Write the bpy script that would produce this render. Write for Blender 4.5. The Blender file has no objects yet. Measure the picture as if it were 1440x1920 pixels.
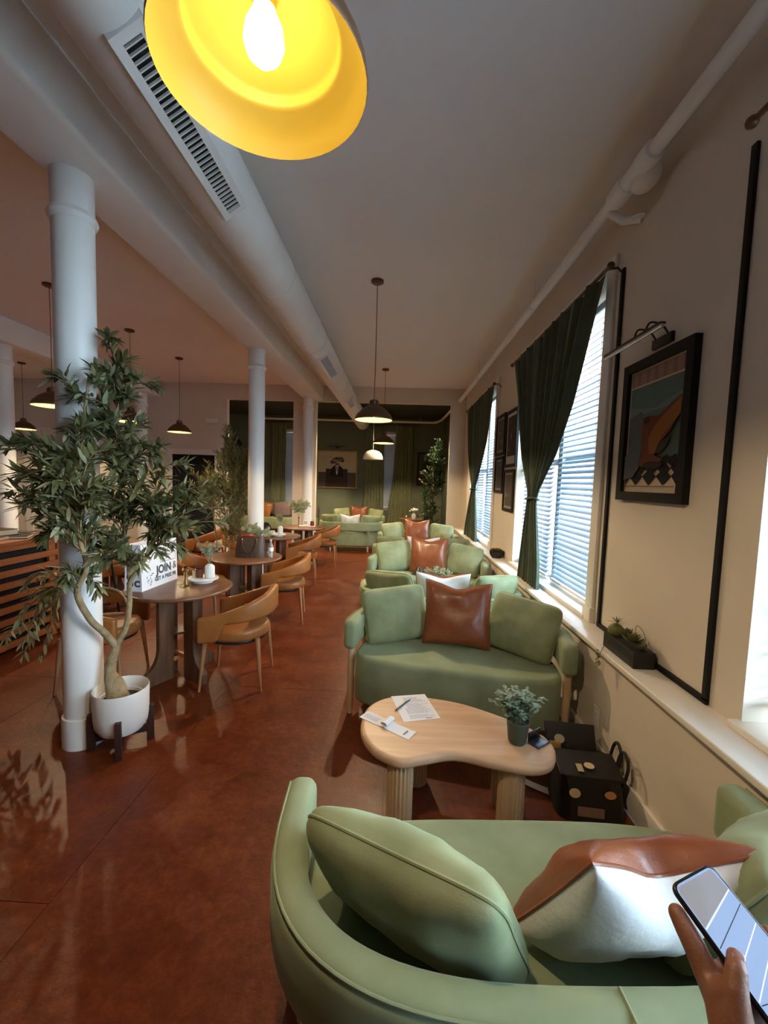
import bpy, bmesh, math, random
from mathutils import Vector, Matrix, noise
random.seed(7)
sc = bpy.context.scene
col = sc.collection
R = math.radians

# ------------------------------------------------------------------ camera
F_PX, PITCH, ROLL, YAW, CAM_H = 775.34, R(4.253), R(1.803), R(-1.783), 1.6
def cam_axes():
    f0 = Vector((math.sin(YAW), math.cos(YAW), 0)); r0 = Vector((math.cos(YAW), -math.sin(YAW), 0)); u0 = Vector((0, 0, 1))
    f = math.cos(PITCH)*f0 - math.sin(PITCH)*u0; u = math.sin(PITCH)*f0 + math.cos(PITCH)*u0
    return math.cos(ROLL)*r0 + math.sin(ROLL)*u, -math.sin(ROLL)*r0 + math.cos(ROLL)*u, f
cd = bpy.data.cameras.new('camera'); cam = bpy.data.objects.new('camera', cd); col.objects.link(cam)
_r, _u, _f = cam_axes()
cam.matrix_world = Matrix(((_r.x, _u.x, -_f.x, 0), (_r.y, _u.y, -_f.y, 0), (_r.z, _u.z, -_f.z, CAM_H), (0, 0, 0, 1)))
cd.sensor_fit = 'HORIZONTAL'; cd.sensor_width = 36.0; cd.lens = F_PX/1440*36.0; cd.clip_start = 0.02; cd.clip_end = 200
sc.camera = cam

# ------------------------------------------------------------------ world, exposure
SKY, LAMP_W = 11.5, 24.0
w = bpy.data.worlds.new('sky'); sc.world = w; w.use_nodes = True
bg = w.node_tree.nodes['Background']; bg.inputs[0].default_value = (0.66, 0.82, 1.0, 1); bg.inputs[1].default_value = SKY
vs = sc.view_settings; vs.view_transform = 'Standard'; vs.look = 'None'; vs.gamma = 1.0; vs.use_curve_mapping = False; vs.exposure = 1.42
sc.cycles.max_bounces = 6; sc.cycles.diffuse_bounces = 4; sc.cycles.glossy_bounces = 3; sc.cycles.transmission_bounces = 4; sc.cycles.transparent_max_bounces = 6
sc.cycles.use_adaptive_sampling = True; sc.cycles.adaptive_threshold = 0.12
sc.cycles.sample_clamp_indirect = 6.0; sc.cycles.caustics_reflective = False; sc.cycles.caustics_refractive = False
WINS = [(-0.35, 1.56), (2.85, 4.74), (5.87, 7.74)]
WX, SILL, HEAD = 1.34, 0.70, 2.97           # upper wall plane, sill height, window head
def portal(y0, y1):
    l = bpy.data.lights.new('daylight_portal', 'AREA'); l.shape = 'RECTANGLE'; l.size = HEAD-SILL; l.size_y = y1-y0
    l.cycles.is_portal = True
    o = bpy.data.objects.new('daylight_portal', l); col.objects.link(o)
    o.location = (WX+0.30, (y0+y1)/2, (SILL+HEAD)/2); o.rotation_euler = (0, R(90), 0)
for a, b in WINS: portal(a, b)

# ------------------------------------------------------------------ materials
M = {}
def mat(name, c, rough=0.6, c2=None, scale=8.0, bump=0.0, bscale=None, metal=0.0, sheen=0.0, coat=0.0, detail=4.0, stretch=None, trans=0.0,
        emit=None, estr=0.0, alpha=1.0, spec=0.5, sheen_tint=None, ramp=(0.35, 0.65), wave=None, subs=0.0, transl=0.0):
    m = bpy.data.materials.new(name); m.use_nodes = True; nt = m.node_tree; n = nt.nodes; b = n['Principled BSDF']
    b.inputs['Roughness'].default_value = rough; b.inputs['Metallic'].default_value = metal
    b.inputs['Base Color'].default_value = (*c, 1); b.inputs['Specular IOR Level'].default_value = spec
    if sheen:
        b.inputs['Sheen Weight'].default_value = sheen; b.inputs['Sheen Roughness'].default_value = 0.4
        b.inputs['Sheen Tint'].default_value = (*(sheen_tint or c), 1)
    if coat: b.inputs['Coat Weight'].default_value = coat; b.inputs['Coat Roughness'].default_value = 0.15
    if trans: b.inputs['Transmission Weight'].default_value = trans
    if emit: b.inputs['Emission Color'].default_value = (*emit, 1); b.inputs['Emission Strength'].default_value = estr
    if alpha < 1: b.inputs['Alpha'].default_value = alpha
    if subs: b.inputs['Subsurface Weight'].default_value = subs; b.inputs['Subsurface Radius'].default_value = (0.01, 0.005, 0.003)
    if c2 or bump:
        tc = n.new('ShaderNodeTexCoord'); mp = n.new('ShaderNodeMapping'); nt.links.new(tc.outputs['Object'], mp.inputs[0])
        if stretch: mp.inputs['Scale'].default_value = stretch
    if c2:
        nz = n.new('ShaderNodeTexNoise'); nz.inputs['Scale'].default_value = scale; nz.inputs['Detail'].default_value = detail
        nt.links.new(mp.outputs[0], nz.inputs['Vector'])
        src = nz.outputs['Fac']
        if wave:
            wv = n.new('ShaderNodeTexWave'); wv.inputs['Scale'].default_value = wave; wv.inputs['Distortion'].default_value = 4.0
            wv.inputs['Detail'].default_value = 3.0; nt.links.new(mp.outputs[0], wv.inputs['Vector']); src = wv.outputs['Fac']
        cr = n.new('ShaderNodeValToRGB'); cr.color_ramp.elements[0].position = ramp[0]; cr.color_ramp.elements[1].position = ramp[1]
        cr.color_ramp.elements[0].color = (*c, 1); cr.color_ramp.elements[1].color = (*c2, 1)
        nt.links.new(src, cr.inputs[0]); nt.links.new(cr.outputs[0], b.inputs['Base Color'])
    if bump:
        nb = n.new('ShaderNodeTexNoise'); nb.inputs['Scale'].default_value = bscale or scale*4; nb.inputs['Detail'].default_value = 3
        nt.links.new(mp.outputs[0], nb.inputs['Vector'])
        bp = n.new('ShaderNodeBump'); bp.inputs['Strength'].default_value = bump; bp.inputs['Distance'].default_value = 0.01
        nt.links.new(nb.outputs['Fac'], bp.inputs['Height']); nt.links.new(bp.outputs[0], b.inputs['Normal'])
    if transl:
        tr = n.new('ShaderNodeBsdfTranslucent'); tr.inputs[0].default_value = (*c, 1); mx = n.new('ShaderNodeMixShader'); mx.inputs[0].default_value = transl
        nt.links.new(b.outputs[0], mx.inputs[1]); nt.links.new(tr.outputs[0], mx.inputs[2]); nt.links.new(mx.outputs[0], n['Material Output'].inputs[0])
    M[name] = m; return m
mat('wall', (0.66, 0.58, 0.48), 0.75, (0.70, 0.62, 0.52), 1.5, bump=0.05, bscale=60)
mat('ceiling', (0.84, 0.82, 0.80), 0.8, (0.87, 0.85, 0.83), 0.8, bump=0.03, bscale=30)
mat('white_paint', (0.80, 0.79, 0.77), 0.45, (0.84, 0.83, 0.81), 3, bump=0.08, bscale=14)
mat('sill_paint', (0.74, 0.70, 0.63), 0.35, (0.77, 0.73, 0.66), 4)
mat('green_wall', (0.10, 0.12, 0.08), 0.7, (0.115, 0.135, 0.09), 2)
mat('dark_ceiling', (0.035, 0.044, 0.036), 0.8)
mat('trim_black', (0.008, 0.007, 0.008), 0.6, spec=0.25)
mat('velvet', (0.200, 0.245, 0.135), 0.85, (0.268, 0.315, 0.185), 5, bump=0.05, bscale=420, sheen=0.35, sheen_tint=(0.6, 0.72, 0.5), detail=6)
mat('velvet_pillow', (0.205, 0.240, 0.122), 0.85, (0.285, 0.322, 0.180), 7, bump=0.07, bscale=300, sheen=0.45, sheen_tint=(0.65, 0.75, 0.5), detail=6)
mat('leather', (0.20, 0.054, 0.018), 0.36, (0.26, 0.075, 0.026), 9, bump=0.12, bscale=120, coat=0.1)
mat('white_fabric', (0.72, 0.72, 0.72), 0.8, (0.78, 0.78, 0.78), 6, bump=0.15, bscale=60)
mat('tan_leather', (0.28, 0.10, 0.024), 0.4, (0.34, 0.128, 0.032), 7, bump=0.06, bscale=150)
mat('oak', (0.56, 0.355, 0.215), 0.42, (0.66, 0.44, 0.28), 3, stretch=(1, 9, 9), detail=6)
mat('oak_leg', (0.55, 0.38, 0.22), 0.5, (0.62, 0.45, 0.28), 4, stretch=(9, 9, 1))
mat('leg_wood', (0.36, 0.17, 0.07), 0.45, (0.44, 0.22, 0.10), 6, stretch=(9, 9, 1))
mat('walnut', (0.13, 0.055, 0.025), 0.35, (0.20, 0.09, 0.042), 4, stretch=(1, 8, 8), detail=6)
mat('walnut_leg', (0.105, 0.052, 0.028), 0.45, (0.17, 0.085, 0.045), 4, stretch=(8, 8, 1), detail=6)
mat('red_wood', (0.26, 0.08, 0.025), 0.4, (0.34, 0.115, 0.04), 3, stretch=(8, 1, 8))
mat('dark_wood', (0.035, 0.014, 0.012), 0.45, (0.05, 0.02, 0.016), 6, stretch=(8, 8, 1))
mat('black_metal', (0.012, 0.011, 0.010), 0.4)
mat('bronze', (0.11, 0.052, 0.024), 0.4, metal=0.45)
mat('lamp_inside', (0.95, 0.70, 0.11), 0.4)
mat('lamp_inside_glow', (0.92, 0.76, 0.45), 0.4)  # paler copy of the lining, the bulb's overexposed glow put into its colour
mat('brass', (0.62, 0.42, 0.16), 0.22, metal=1.0)
mat('chrome', (0.6, 0.6, 0.6), 0.2, metal=1.0)
mat('bulb', (1, 0.9, 0.7), 0.3, emit=(1.0, 0.84, 0.52), estr=4.3)
mat('bulb_far', (1, 0.9, 0.7), 0.3, emit=(1.0, 0.78, 0.46), estr=26.0)
mat('ceramic', (0.75, 0.72, 0.68), 0.5, bump=0.05, bscale=80)
mat('white_ceramic', (0.80, 0.79, 0.76), 0.35)
mat('soil', (0.03, 0.035, 0.012), 0.95, (0.06, 0.07, 0.02), 60, bump=0.5)
mat('bark', (0.23, 0.165, 0.085), 0.8, (0.36, 0.27, 0.15), 25, bump=0.5, bscale=70)
mat('leaf_olive', (0.065, 0.08, 0.028), 0.5, (0.22, 0.225, 0.10), 5, transl=0.15)
mat('leaf_pale', (0.26, 0.29, 0.17), 0.55, (0.36, 0.38, 0.24), 5, transl=0.15)
mat('leaf_bamboo', (0.20, 0.19, 0.06), 0.5, (0.32, 0.29, 0.11), 5, transl=0.2)
mat('leaf_ficus', (0.05, 0.11, 0.06), 0.4, (0.11, 0.19, 0.11), 4, transl=0.1)
mat('euca_pot', (0.055, 0.075, 0.055), 0.6)
mat('leaf_euca', (0.17, 0.25, 0.17), 0.55, (0.30, 0.39, 0.28), 14, transl=0.1)
mat('leaf_succulent', (0.10, 0.11, 0.025), 0.5, (0.17, 0.17, 0.05), 25)
mat('petal', (0.8, 0.76, 0.68), 0.6)
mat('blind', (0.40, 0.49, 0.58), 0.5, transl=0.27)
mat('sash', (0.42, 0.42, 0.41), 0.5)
mat('curtain', (0.040, 0.058, 0.038), 0.75, (0.056, 0.078, 0.052), 12, sheen=0.5, sheen_tint=(0.35, 0.55, 0.42), transl=0.12)
mat('curtain_lit', (0.15, 0.165, 0.085), 0.75, (0.18, 0.195, 0.11), 12, sheen=0.3, sheen_tint=(0.4, 0.5, 0.35))  # lighter copy of the curtain cloth, warm light put into its colour
mat('glass', (1, 1, 1), 0.0, trans=1.0)
mat('brick', (0.34, 0.15, 0.12), 0.85, (0.42, 0.2, 0.16), 4, bump=0.2)
mat('stone', (0.42, 0.40, 0.38), 0.8, (0.5, 0.48, 0.45), 3)
mat('window_dark', (0.05, 0.06, 0.08), 0.1)
mat('pavement', (0.42, 0.41, 0.40), 0.9)
mat('paper', (0.78, 0.80, 0.85), 0.7)
mat('ink', (0.07, 0.07, 0.09), 0.6)
mat('ink_faint', (0.46, 0.48, 0.56), 0.7)
mat('bag_paper', (0.84, 0.85, 0.88), 0.6)
mat('phone_black', (0.008, 0.008, 0.01), 0.25)
mat('blue_gloss', (0.03, 0.045, 0.08), 0.25)
mat('skin', (0.17, 0.068, 0.038), 0.5, (0.20, 0.082, 0.046), 30, bump=0.1, bscale=200, subs=0.1)
mat('nail', (0.26, 0.13, 0.10), 0.3)
mat('sleeve', (0.012, 0.013, 0.018), 0.85, bump=0.2, bscale=120)
mat('bag_black', (0.011, 0.009, 0.008), 0.55, bump=0.15, bscale=80)
mat('monogram', (0.05, 0.028, 0.018), 0.4, (0.085, 0.05, 0.032), 60, bump=0.1)
mat('sticker_cream', (0.62, 0.46, 0.28), 0.6)
mat('sticker_yellow', (0.60, 0.36, 0.06), 0.5)
mat('sticker_orange', (0.60, 0.26, 0.10), 0.6)
mat('cream_strip', (0.78, 0.68, 0.55), 0.6)
mat('red_plastic', (0.35, 0.05, 0.03), 0.4)
mat('bottle_plastic', (0.9, 0.92, 0.95), 0.1, trans=0.85)
mat('mint', (0.35, 0.55, 0.42), 0.4)
mat('gold_frame', (0.30, 0.20, 0.07), 0.4, metal=0.5)
mat('mauve', (0.17, 0.115, 0.115), 0.7)
for k, c in dict(p_teal=(0.10, 0.16, 0.15), p_teal2=(0.15, 0.22, 0.21), p_brown=(0.24, 0.15, 0.11), p_brown2=(0.32, 0.21, 0.16), p_cream=(0.62, 0.48, 0.34), p_black=(0.012, 0.012, 0.014),
                 p_orange=(0.28, 0.10, 0.03), p_rust=(0.16, 0.045, 0.02), p_grey=(0.10, 0.11, 0.12), p_sepia=(0.44, 0.38, 0.26), p_dark=(0.045, 0.03, 0.025), p_umber=(0.09, 0.07, 0.055),
                 p_white=(0.6, 0.58, 0.54), p_green=(0.06, 0.08, 0.05), p_pink=(0.32, 0.25, 0.23)).items(): mat(k, c, 0.6, spec=0.2)
# brushed colour on the framed prints
# reddish stained floor boards
def floor_mat():
    m = bpy.data.materials.new('stained_floor'); m.use_nodes = True; nt = m.node_tree; n = nt.nodes; b = n['Principled BSDF']
    tc = n.new('ShaderNodeTexCoord')
    def nz(sc_, det, rough=0.6):
        x = n.new('ShaderNodeTexNoise'); x.inputs['Scale'].default_value = sc_; x.inputs['Detail'].default_value = det; x.inputs['Roughness'].default_value = rough
        g = n.new('ShaderNodeNewGeometry'); nt.links.new(g.outputs['Position'], x.inputs['Vector']); return x
    a = nz(4.5, 9, 0.68); c = nz(26, 6, 0.75)
    cr = n.new('ShaderNodeValToRGB'); e = cr.color_ramp.elements
    e[0].position = 0.36; e[0].color = (0.080, 0.014, 0.004, 1); e[1].position = 0.66; e[1].color = (0.215, 0.054, 0.013, 1)
    mid = cr.color_ramp.elements.new(0.5); mid.color = (0.135, 0.027, 0.007, 1)
    mx = n.new('ShaderNodeMix'); mx.data_type = 'FLOAT'; mx.inputs[0].default_value = 0.5
    nt.links.new(a.outputs['Fac'], mx.inputs[2]); nt.links.new(c.outputs['Fac'], mx.inputs[3]); nt.links.new(mx.outputs[0], cr.inputs[0])
    nt.links.new(cr.outputs[0], b.inputs['Base Color'])
    rr = n.new('ShaderNodeMapRange'); rr.inputs[3].default_value = 0.27; rr.inputs[4].default_value = 0.52
    nt.links.new(a.outputs['Fac'], rr.inputs[0]); nt.links.new(rr.outputs[0], b.inputs['Roughness'])
    bp = n.new('ShaderNodeBump'); bp.inputs['Strength'].default_value = 0.25; bp.inputs['Distance'].default_value = 0.01
    d = nz(16, 5, 0.7); nt.links.new(d.outputs['Fac'], bp.inputs['Height']); nt.links.new(bp.outputs[0], b.inputs['Normal'])
    b.inputs['Specular IOR Level'].default_value = 0.32
    M['floor'] = m
floor_mat()

# ------------------------------------------------------------------ mesh helpers
class MB:
    def __init__(s): s.v = []; s.f = []; s.mi = []; s.cur = 0
    def add(s, vs, fs):
        o = len(s.v); s.v += [tuple(x) for x in vs]; s.f += [tuple(i+o for i in q) for q in fs]; s.mi += [s.cur]*len(fs); return s
    def box(s, a, b, bev=0.0):
        x0, y0, z0 = a; x1, y1, z1 = b
        if bev <= 0:
            return s.add([(x0,y0,z0),(x1,y0,z0),(x1,y1,z0),(x0,y1,z0),(x0,y0,z1),(x1,y0,z1),(x1,y1,z1),(x0,y1,z1)],
                         [(3,2,1,0),(4,5,6,7),(0,1,5,4),(1,2,6,5),(2,3,7,6),(3,0,4,7)])
        bm = bmesh.new(); bmesh.ops.create_cube(bm, size=1)
        for v in bm.verts: v.co = Vector(((v.co.x+.5)*(x1-x0)+x0, (v.co.y+.5)*(y1-y0)+y0, (v.co.z+.5)*(z1-z0)+z0))
        bmesh.ops.bevel(bm, geom=bm.edges[:], offset=bev, segments=3, affect='EDGES', profile=0.5)
        return s.bm(bm)
    def bm(s, bm, mtx=None):
        bm.verts.ensure_lookup_table(); bm.verts.index_update()
        s.add([(mtx @ v.co if mtx else v.co) for v in bm.verts], [[v.index for v in f.verts] for f in bm.faces]); bm.free(); return s
    def lathe(s, prof, n=24, c=(0, 0, 0), closed=False, sx=1, sy=1, flute=None, caps=True):
        vs = []; m = len(prof)
        for i in range(n):
            a = 2*math.pi*i/n
            for k, (r, z) in enumerate(prof):
                q = r*(1 + (flute[0]*math.cos(flute[1]*a) if flute else 0))
                vs.append((c[0]+q*math.cos(a)*sx, c[1]+q*math.sin(a)*sy, c[2]+z))
        fs = []
        for i in range(n):
            j = (i+1) % n
            for k in range(m if closed else m-1):
                l = (k+1) % m; fs.append((i*m+k, j*m+k, j*m+l, i*m+l))
        if not closed and caps:
            if prof[0][0] > 1e-5: fs.append(tuple(i*m for i in range(n))[::-1])
            if prof[-1][0] > 1e-5: fs.append(tuple(i*m+m-1 for i in range(n)))
        return s.add(vs, fs)
    def tube(s, path, rad, n=8, caps=True, sect=None):
        P = [Vector(p) for p in path]; k = len(P)
        rad = rad if isinstance(rad, (list, tuple)) else [rad]*k
        t = (P[1]-P[0]).normalized(); up = Vector((0, 0, 1)) if abs(t.z) < 0.9 else Vector((1, 0, 0))
        nrm = (up - t*up.dot(t)).normalized(); vs = []
        for i in range(k):
            a = P[min(i+1, k-1)] - P[max(i-1, 0)]; t = a.normalized() if a.length > 1e-9 else t
            nrm = (nrm - t*nrm.dot(t)).normalized(); bn = t.cross(nrm)
            for j in range(n):
                an = 2*math.pi*j/n; vs.append(P[i] + (nrm*math.cos(an) + bn*math.sin(an))*rad[i])
        fs = [(i*n+j, i*n+(j+1) % n, (i+1)*n+(j+1) % n, (i+1)*n+j) for i in range(k-1) for j in range(n)]
        if caps: fs += [tuple(range(n))[::-1], tuple(range((k-1)*n, k*n))]
        return s.add(vs, fs)
    def prism(s, out, z0, z1, r=0.0, steps=4):
        """outline (ccw list of xy) extruded, with the upper and lower edges rounded by r"""
        n = len(out); P = [Vector((x, y)) for x, y in out]; N = []
        for i in range(n):
            d = (P[(i+1) % n]-P[i-1]); N.append(Vector((d.y, -d.x)).normalized())
        rings = [(0, z0), (0, z1)]
        if r > 0:
            rings = [(r*(1-math.sin(k/steps*math.pi/2)), z0 + r*(1-math.cos(k/steps*math.pi/2))) for k in range(steps+1)]
            rings += [(i, z1-(z-z0)) for i, z in rings[::-1]]
            rings = [(r+0.004, z0)]+rings+[(r+0.004, z1)]
        vs = [(P[i].x-N[i].x*d, P[i].y-N[i].y*d, z) for d, z in rings for i in range(n)]
        fs = [(k*n+i, k*n+(i+1) % n, (k+1)*n+(i+1) % n, (k+1)*n+i) for k in range(len(rings)-1) for i in range(n)]
        fs += [tuple(range(n))[::-1], tuple(range((len(rings)-1)*n, len(rings)*n))]
        return s.add(vs, fs)
    def grid(s, fn, nu, nv, closeu=False):
        vs = [fn(i/nu, j/nv) for i in range(nu if closeu else nu+1) for j in range(nv+1)]; m = nv+1; L = nu if closeu else nu+1
        return s.add(vs, [(i*m+j, ((i+1) % L)*m+j, ((i+1) % L)*m+j+1, i*m+j+1) for i in range(nu) for j in range(nv)])
    def sheet(s, fa, fb, nu, nv):
        m = nv+1; vs = [fa(i/nu, j/nv) for i in range(nu+1) for j in range(m)]; o = len(vs); vs += [fb(i/nu, j/nv) for i in range(nu+1) for j in range(m)]
        q = [(i*m+j, (i+1)*m+j, (i+1)*m+j+1, i*m+j+1) for i in range(nu) for j in range(nv)]
        fs = q+[tuple(k+o for k in f[::-1]) for f in q]
        b = [i*m for i in range(nu+1)]+[nu*m+j for j in range(1, m)]+[i*m+nv for i in range(nu-1, -1, -1)]+[j for j in range(nv-1, 0, -1)]
        fs += [(b[k], b[(k+1) % len(b)], b[(k+1) % len(b)]+o, b[k]+o) for k in range(len(b))]
        return s.add(vs, fs)
    def ring(s, o, i, d0, d1, plane='yz'):
        """rectangular frame: outer (a0,b0,a1,b1), inner the same, between depths d0 and d1"""
        vs = []
        for d in (d0, d1):
            for a0, b0, a1, b1 in (o, i):
                for a, b in ((a0, b0), (a1, b0), (a1, b1), (a0, b1)):
                    vs.append((d, a, b) if plane == 'yz' else (a, d, b) if plane == 'xz' else (a, b, d))
        fs = []
        for k in range(4):
            l = (k+1) % 4; fs += [(k, l, 4+l, 4+k), (8+k, 12+k, 12+l, 8+l), (k, 8+k, 8+l, l), (4+k, 4+l, 12+l, 12+k)]
        return s.add(vs, fs)
    def sphere(s, c, r, n=12, m=8, sx=1, sy=1, sz=1):
        return s.lathe([(max(r*math.sin(math.pi*k/m), 1e-6)*1, -r*sz*math.cos(math.pi*k/m)) for k in range(m+1)], n, c, sx=sx, sy=sy)
    def move(s, mtx, start=0):
        s.v[start:] = [tuple(mtx @ Vector(v)) for v in s.v[start:]]; return s
    def mesh(s, name, mats, smooth=True, ang=38):
        me = bpy.data.meshes.new(name); me.from_pydata(s.v, [], s.f); me.validate()
        for m in (mats if isinstance(mats, (list, tuple)) else [mats]): me.materials.append(M[m])
        if len(set(s.mi)) > 1 and len(me.polygons) == len(s.mi): me.polygons.foreach_set('material_index', s.mi)
        bm = bmesh.new(); bm.from_mesh(me); bmesh.ops.recalc_face_normals(bm, faces=bm.faces[:]); bm.to_mesh(me); bm.free()
        if smooth: me.shade_smooth(); me.set_sharp_from_angle(angle=R(ang))
        me.update(); return me
    def build(s, name, mats, parent=None, smooth=True, ang=38, **k):
        return obj(name, s.mesh(name, mats, smooth, ang), parent, **k)
def obj(name, me, parent=None, loc=None, rot=None, mtx=None, label=None, kind=None):
    o = bpy.data.objects.new(name, me); col.objects.link(o)
    if parent is not None: o.parent = parent
    if loc: o.location = loc
    if rot: o.rotation_euler = rot
    if mtx: o.matrix_local = mtx
    if label: o['label'] = label
    if kind: o['kind'] = kind
    return o
def tag(o, label, cat, group=None):
    o['label'] = label; o['category'] = cat
    if group: o['group'] = group
    return o
def thing(name, label, cat, loc=(0, 0, 0), rz=0.0, group=None):
    o = bpy.data.objects.new(name, None); col.objects.link(o); o.location = loc; o.rotation_euler = (0, 0, rz); o.empty_display_size = 0.1
    return tag(o, label, cat, group)
def struct(o): o['kind'] = 'structure'; return o
def dup(o, parent=None):
    c = o.copy(); col.objects.link(c); c.parent = parent
    for ch in list(o.children): dup(ch, c)
    return c
def rot_to(d):
    return Vector((0, 0, 1)).rotation_difference(Vector(d).normalized()).to_matrix().to_4x4()
def smooth_path(pts, n=6):
    P = [Vector(p) for p in pts]; out = []
    for i in range(len(P)-1):
        a, b, c, d = P[max(i-1, 0)], P[i], P[i+1], P[min(i+2, len(P)-1)]
        for k in range(n):
            t = k/n; out.append(0.5*((2*b)+(c-a)*t+(2*a-5*b+4*c-d)*t*t+(3*b-a-3*c+d)*t**3))
    return out+[P[-1]]
def closed_curve(pts, n=8):
    P = [Vector((*p, 0)) for p in pts]; L = len(P); out = []
    for i in range(L):
        a, b, c, d = P[i-1], P[i], P[(i+1) % L], P[(i+2) % L]
        for k in range(n):
            t = k/n; v = 0.5*((2*b)+(c-a)*t+(2*a-5*b+4*c-d)*t*t+(3*b-a-3*c+d)*t**3); out.append((v.x, v.y))
    return out
def area2(o): return sum(o[i-1][0]*o[i][1]-o[i][0]*o[i-1][1] for i in range(len(o)))/2
def ccw(o): return o if area2(o) > 0 else o[::-1]
def text_mesh(name, body, size, material, bold=0.0, align='CENTER', shear=0.0):
    cu = bpy.data.curves.new(name, 'FONT'); cu.body = body; cu.size = size; cu.align_x = align; cu.align_y = 'CENTER'; cu.offset = bold; cu.shear = shear; cu.extrude = 0.0004
    o = bpy.data.objects.new(name, cu); col.objects.link(o); dg = bpy.context.evaluated_depsgraph_get()
    me = bpy.data.meshes.new_from_object(o.evaluated_get(dg)); bpy.data.objects.remove(o); bpy.data.curves.remove(cu)
    me.materials.clear(); me.materials.append(M[material]); return me
def pane_mat():
    m = bpy.data.materials.new('pane'); m.use_nodes = True; nt = m.node_tree; n = nt.nodes; n.remove(n['Principled BSDF'])
    t = n.new('ShaderNodeBsdfTransparent'); t.inputs[0].default_value = (0.93, 0.97, 0.96, 1); g = n.new('ShaderNodeBsdfGlossy'); g.inputs['Roughness'].default_value = 0.02
    x = n.new('ShaderNodeMixShader'); x.inputs[0].default_value = 0.06
    nt.links.new(t.outputs[0], x.inputs[1]); nt.links.new(g.outputs[0], x.inputs[2]); nt.links.new(x.outputs[0], n['Material Output'].inputs[0]); M['pane'] = m
pane_mat()
# ------------------------------------------------------------------ the room
CEIL, YB, YP, YF, XL = 3.5, -3.4, 8.55, 12.6, -9.0
floor = struct(MB().box((XL, YB, -0.06), (1.62, YF+0.3, -0.012)).build('floor', 'dark_wood'))
pan = MB().box((0.0015, 0.0015, -0.012), (1.2185, 2.4385, 0.0)).mesh('floor_board', 'floor', False)
nx = 0; x = 1.2-1.22
while x > XL-1.22:
    y = YB - (0.9 if nx % 2 else 0.1)
    while y < YF:
        x0, x1, y0, y1 = max(x, XL), x+1.22, max(y, YB), min(y+2.44, YF)
        if x1-x0 > 0.02 and y1-y0 > 0.02:
            if (x1-x0, y1-y0) == (1.22, 2.44): me = pan
            me = MB().box((0.0015, 0.0015, -0.012), (x1-x0-0.0015, y1-y0-0.0015, 0.0)).mesh('floor_board', 'floor', False) if abs(x1-x0-1.22) > 1e-4 or abs(y1-y0-2.44) > 1e-4 else pan
            obj('floor_board', me, floor, loc=(x0, y0, 0))
        y += 2.44
    x -= 1.22; nx += 1
struct(MB().box((XL-0.2, YB-0.2, CEIL), (1.62, YP+0.06, CEIL+0.15)).build('ceiling', 'ceiling'))
struct(MB().box((-5.4, YP+0.12, CEIL), (1.62, YF+0.2, CEIL+0.15)).build('ceiling', 'dark_ceiling'))
struct(MB().box((XL-0.2, YB-0.2, -0.06), (XL, YP+0.12, CEIL)).build('wall_left', 'wall'))
struct(MB().box((XL-0.2, YB-0.2, -0.06), (1.62, YB, CEIL)).build('wall_behind', 'wall'))
# right wall: band above the windows, piers between them, thicker wall below the ledge
wr = struct(MB().box((WX, YB, HEAD), (1.62, YP+0.06, CEIL)).build('wall_right', 'wall'))
edges = [YB]+[e for p in WINS for e in p]+[YP+0.06]
for i in range(0, len(edges), 2): MB().box((WX, edges[i], SILL), (1.62, edges[i+1], HEAD)).build('wall_pier', 'wall', wr)
MB().box((1.205, YB, 0), (1.62, YP+0.06, SILL-0.03)).build('lower_wall', 'wall', wr)
MB().box((1.16, YB, SILL-0.03), (1.62, YP-0.002, SILL), 0.006).build('window_ledge', 'sill_paint', wr)
struct(MB().box((1.185, YB, 0), (1.205, YP, 0.14), 0.004).build('baseboard_right', 'sill_paint'))
# partition towards the green room
wp = struct(MB().box((XL, YP, 3.19), (WX, YP+0.12, CEIL)).build('wall_partition', 'wall'))
MB().box((-2.19, YP, 0), (-1.71, YP+0.12, 3.19)).build('wall_pier', 'wall', wp)
MB().box((1.03, YP, 0), (WX+0.1, YP+0.12, 3.19)).build('wall_pier', 'wall', wp)
MB().box((-3.82, YP, 0), (-3.57, YP+0.12, 3.19)).build('wall_pier', 'wall', wp)
MB().box((-4.72, YP, 2.03), (-3.82, YP+0.12, 3.19)).build('wall_panel', 'wall', wp)
MB().box((XL, YP, 0), (-4.72, YP+0.12, 3.19)).build('wall_panel', 'wall', wp)
d1 = struct(MB().ring((-4.82, 0, -3.72, 2.14), (-4.72, 0.008, -3.82, 2.03), YP-0.025, YP+0.14, 'xz').build('door_1', 'sill_paint', smooth=False))
MB().box((-4.72, YP+0.05, 0.01), (-3.82, YP+0.09, 2.03)).build('doorway_dark', 'p_black', d1)  # black sheet standing in for the unlit space beyond the doorway
struct(MB().ring((-7.9, 0, -6.6, 2.5), (-7.75, 0.008, -6.75, 2.35), YP-0.02, YP, 'xz').build('door_2', 'sill_paint', smooth=False))
# green room shell
wb = struct(MB().box((-5.4, YF, 3.1), (1.62, YF+0.25, CEIL)).build('wall_far', 'green_wall'))
FW = [(-3.75, -2.75), (-0.85, 0.2)]
fe = [-5.4, FW[0][0], FW[0][1], FW[1][0], FW[1][1], 1.62]
for i in range(0, 6, 2): MB().box((fe[i], YF, 0), (fe[i+1], YF+0.25, 3.1)).build('wall_pier', 'green_wall', wb)
for a, b in FW: MB().box((a, YF, 0), (b, YF+0.25, 0.72)).build('wall_panel', 'green_wall', wb)
struct(MB().box((-5.4, YP+0.12, 0), (-5.2, YF, CEIL)).build('wall_far_left', 'green_wall'))
struct(MB().box((WX, YP+0.12, 0), (1.62, YF, CEIL)).build('wall_far_right', 'green_wall'))
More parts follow.
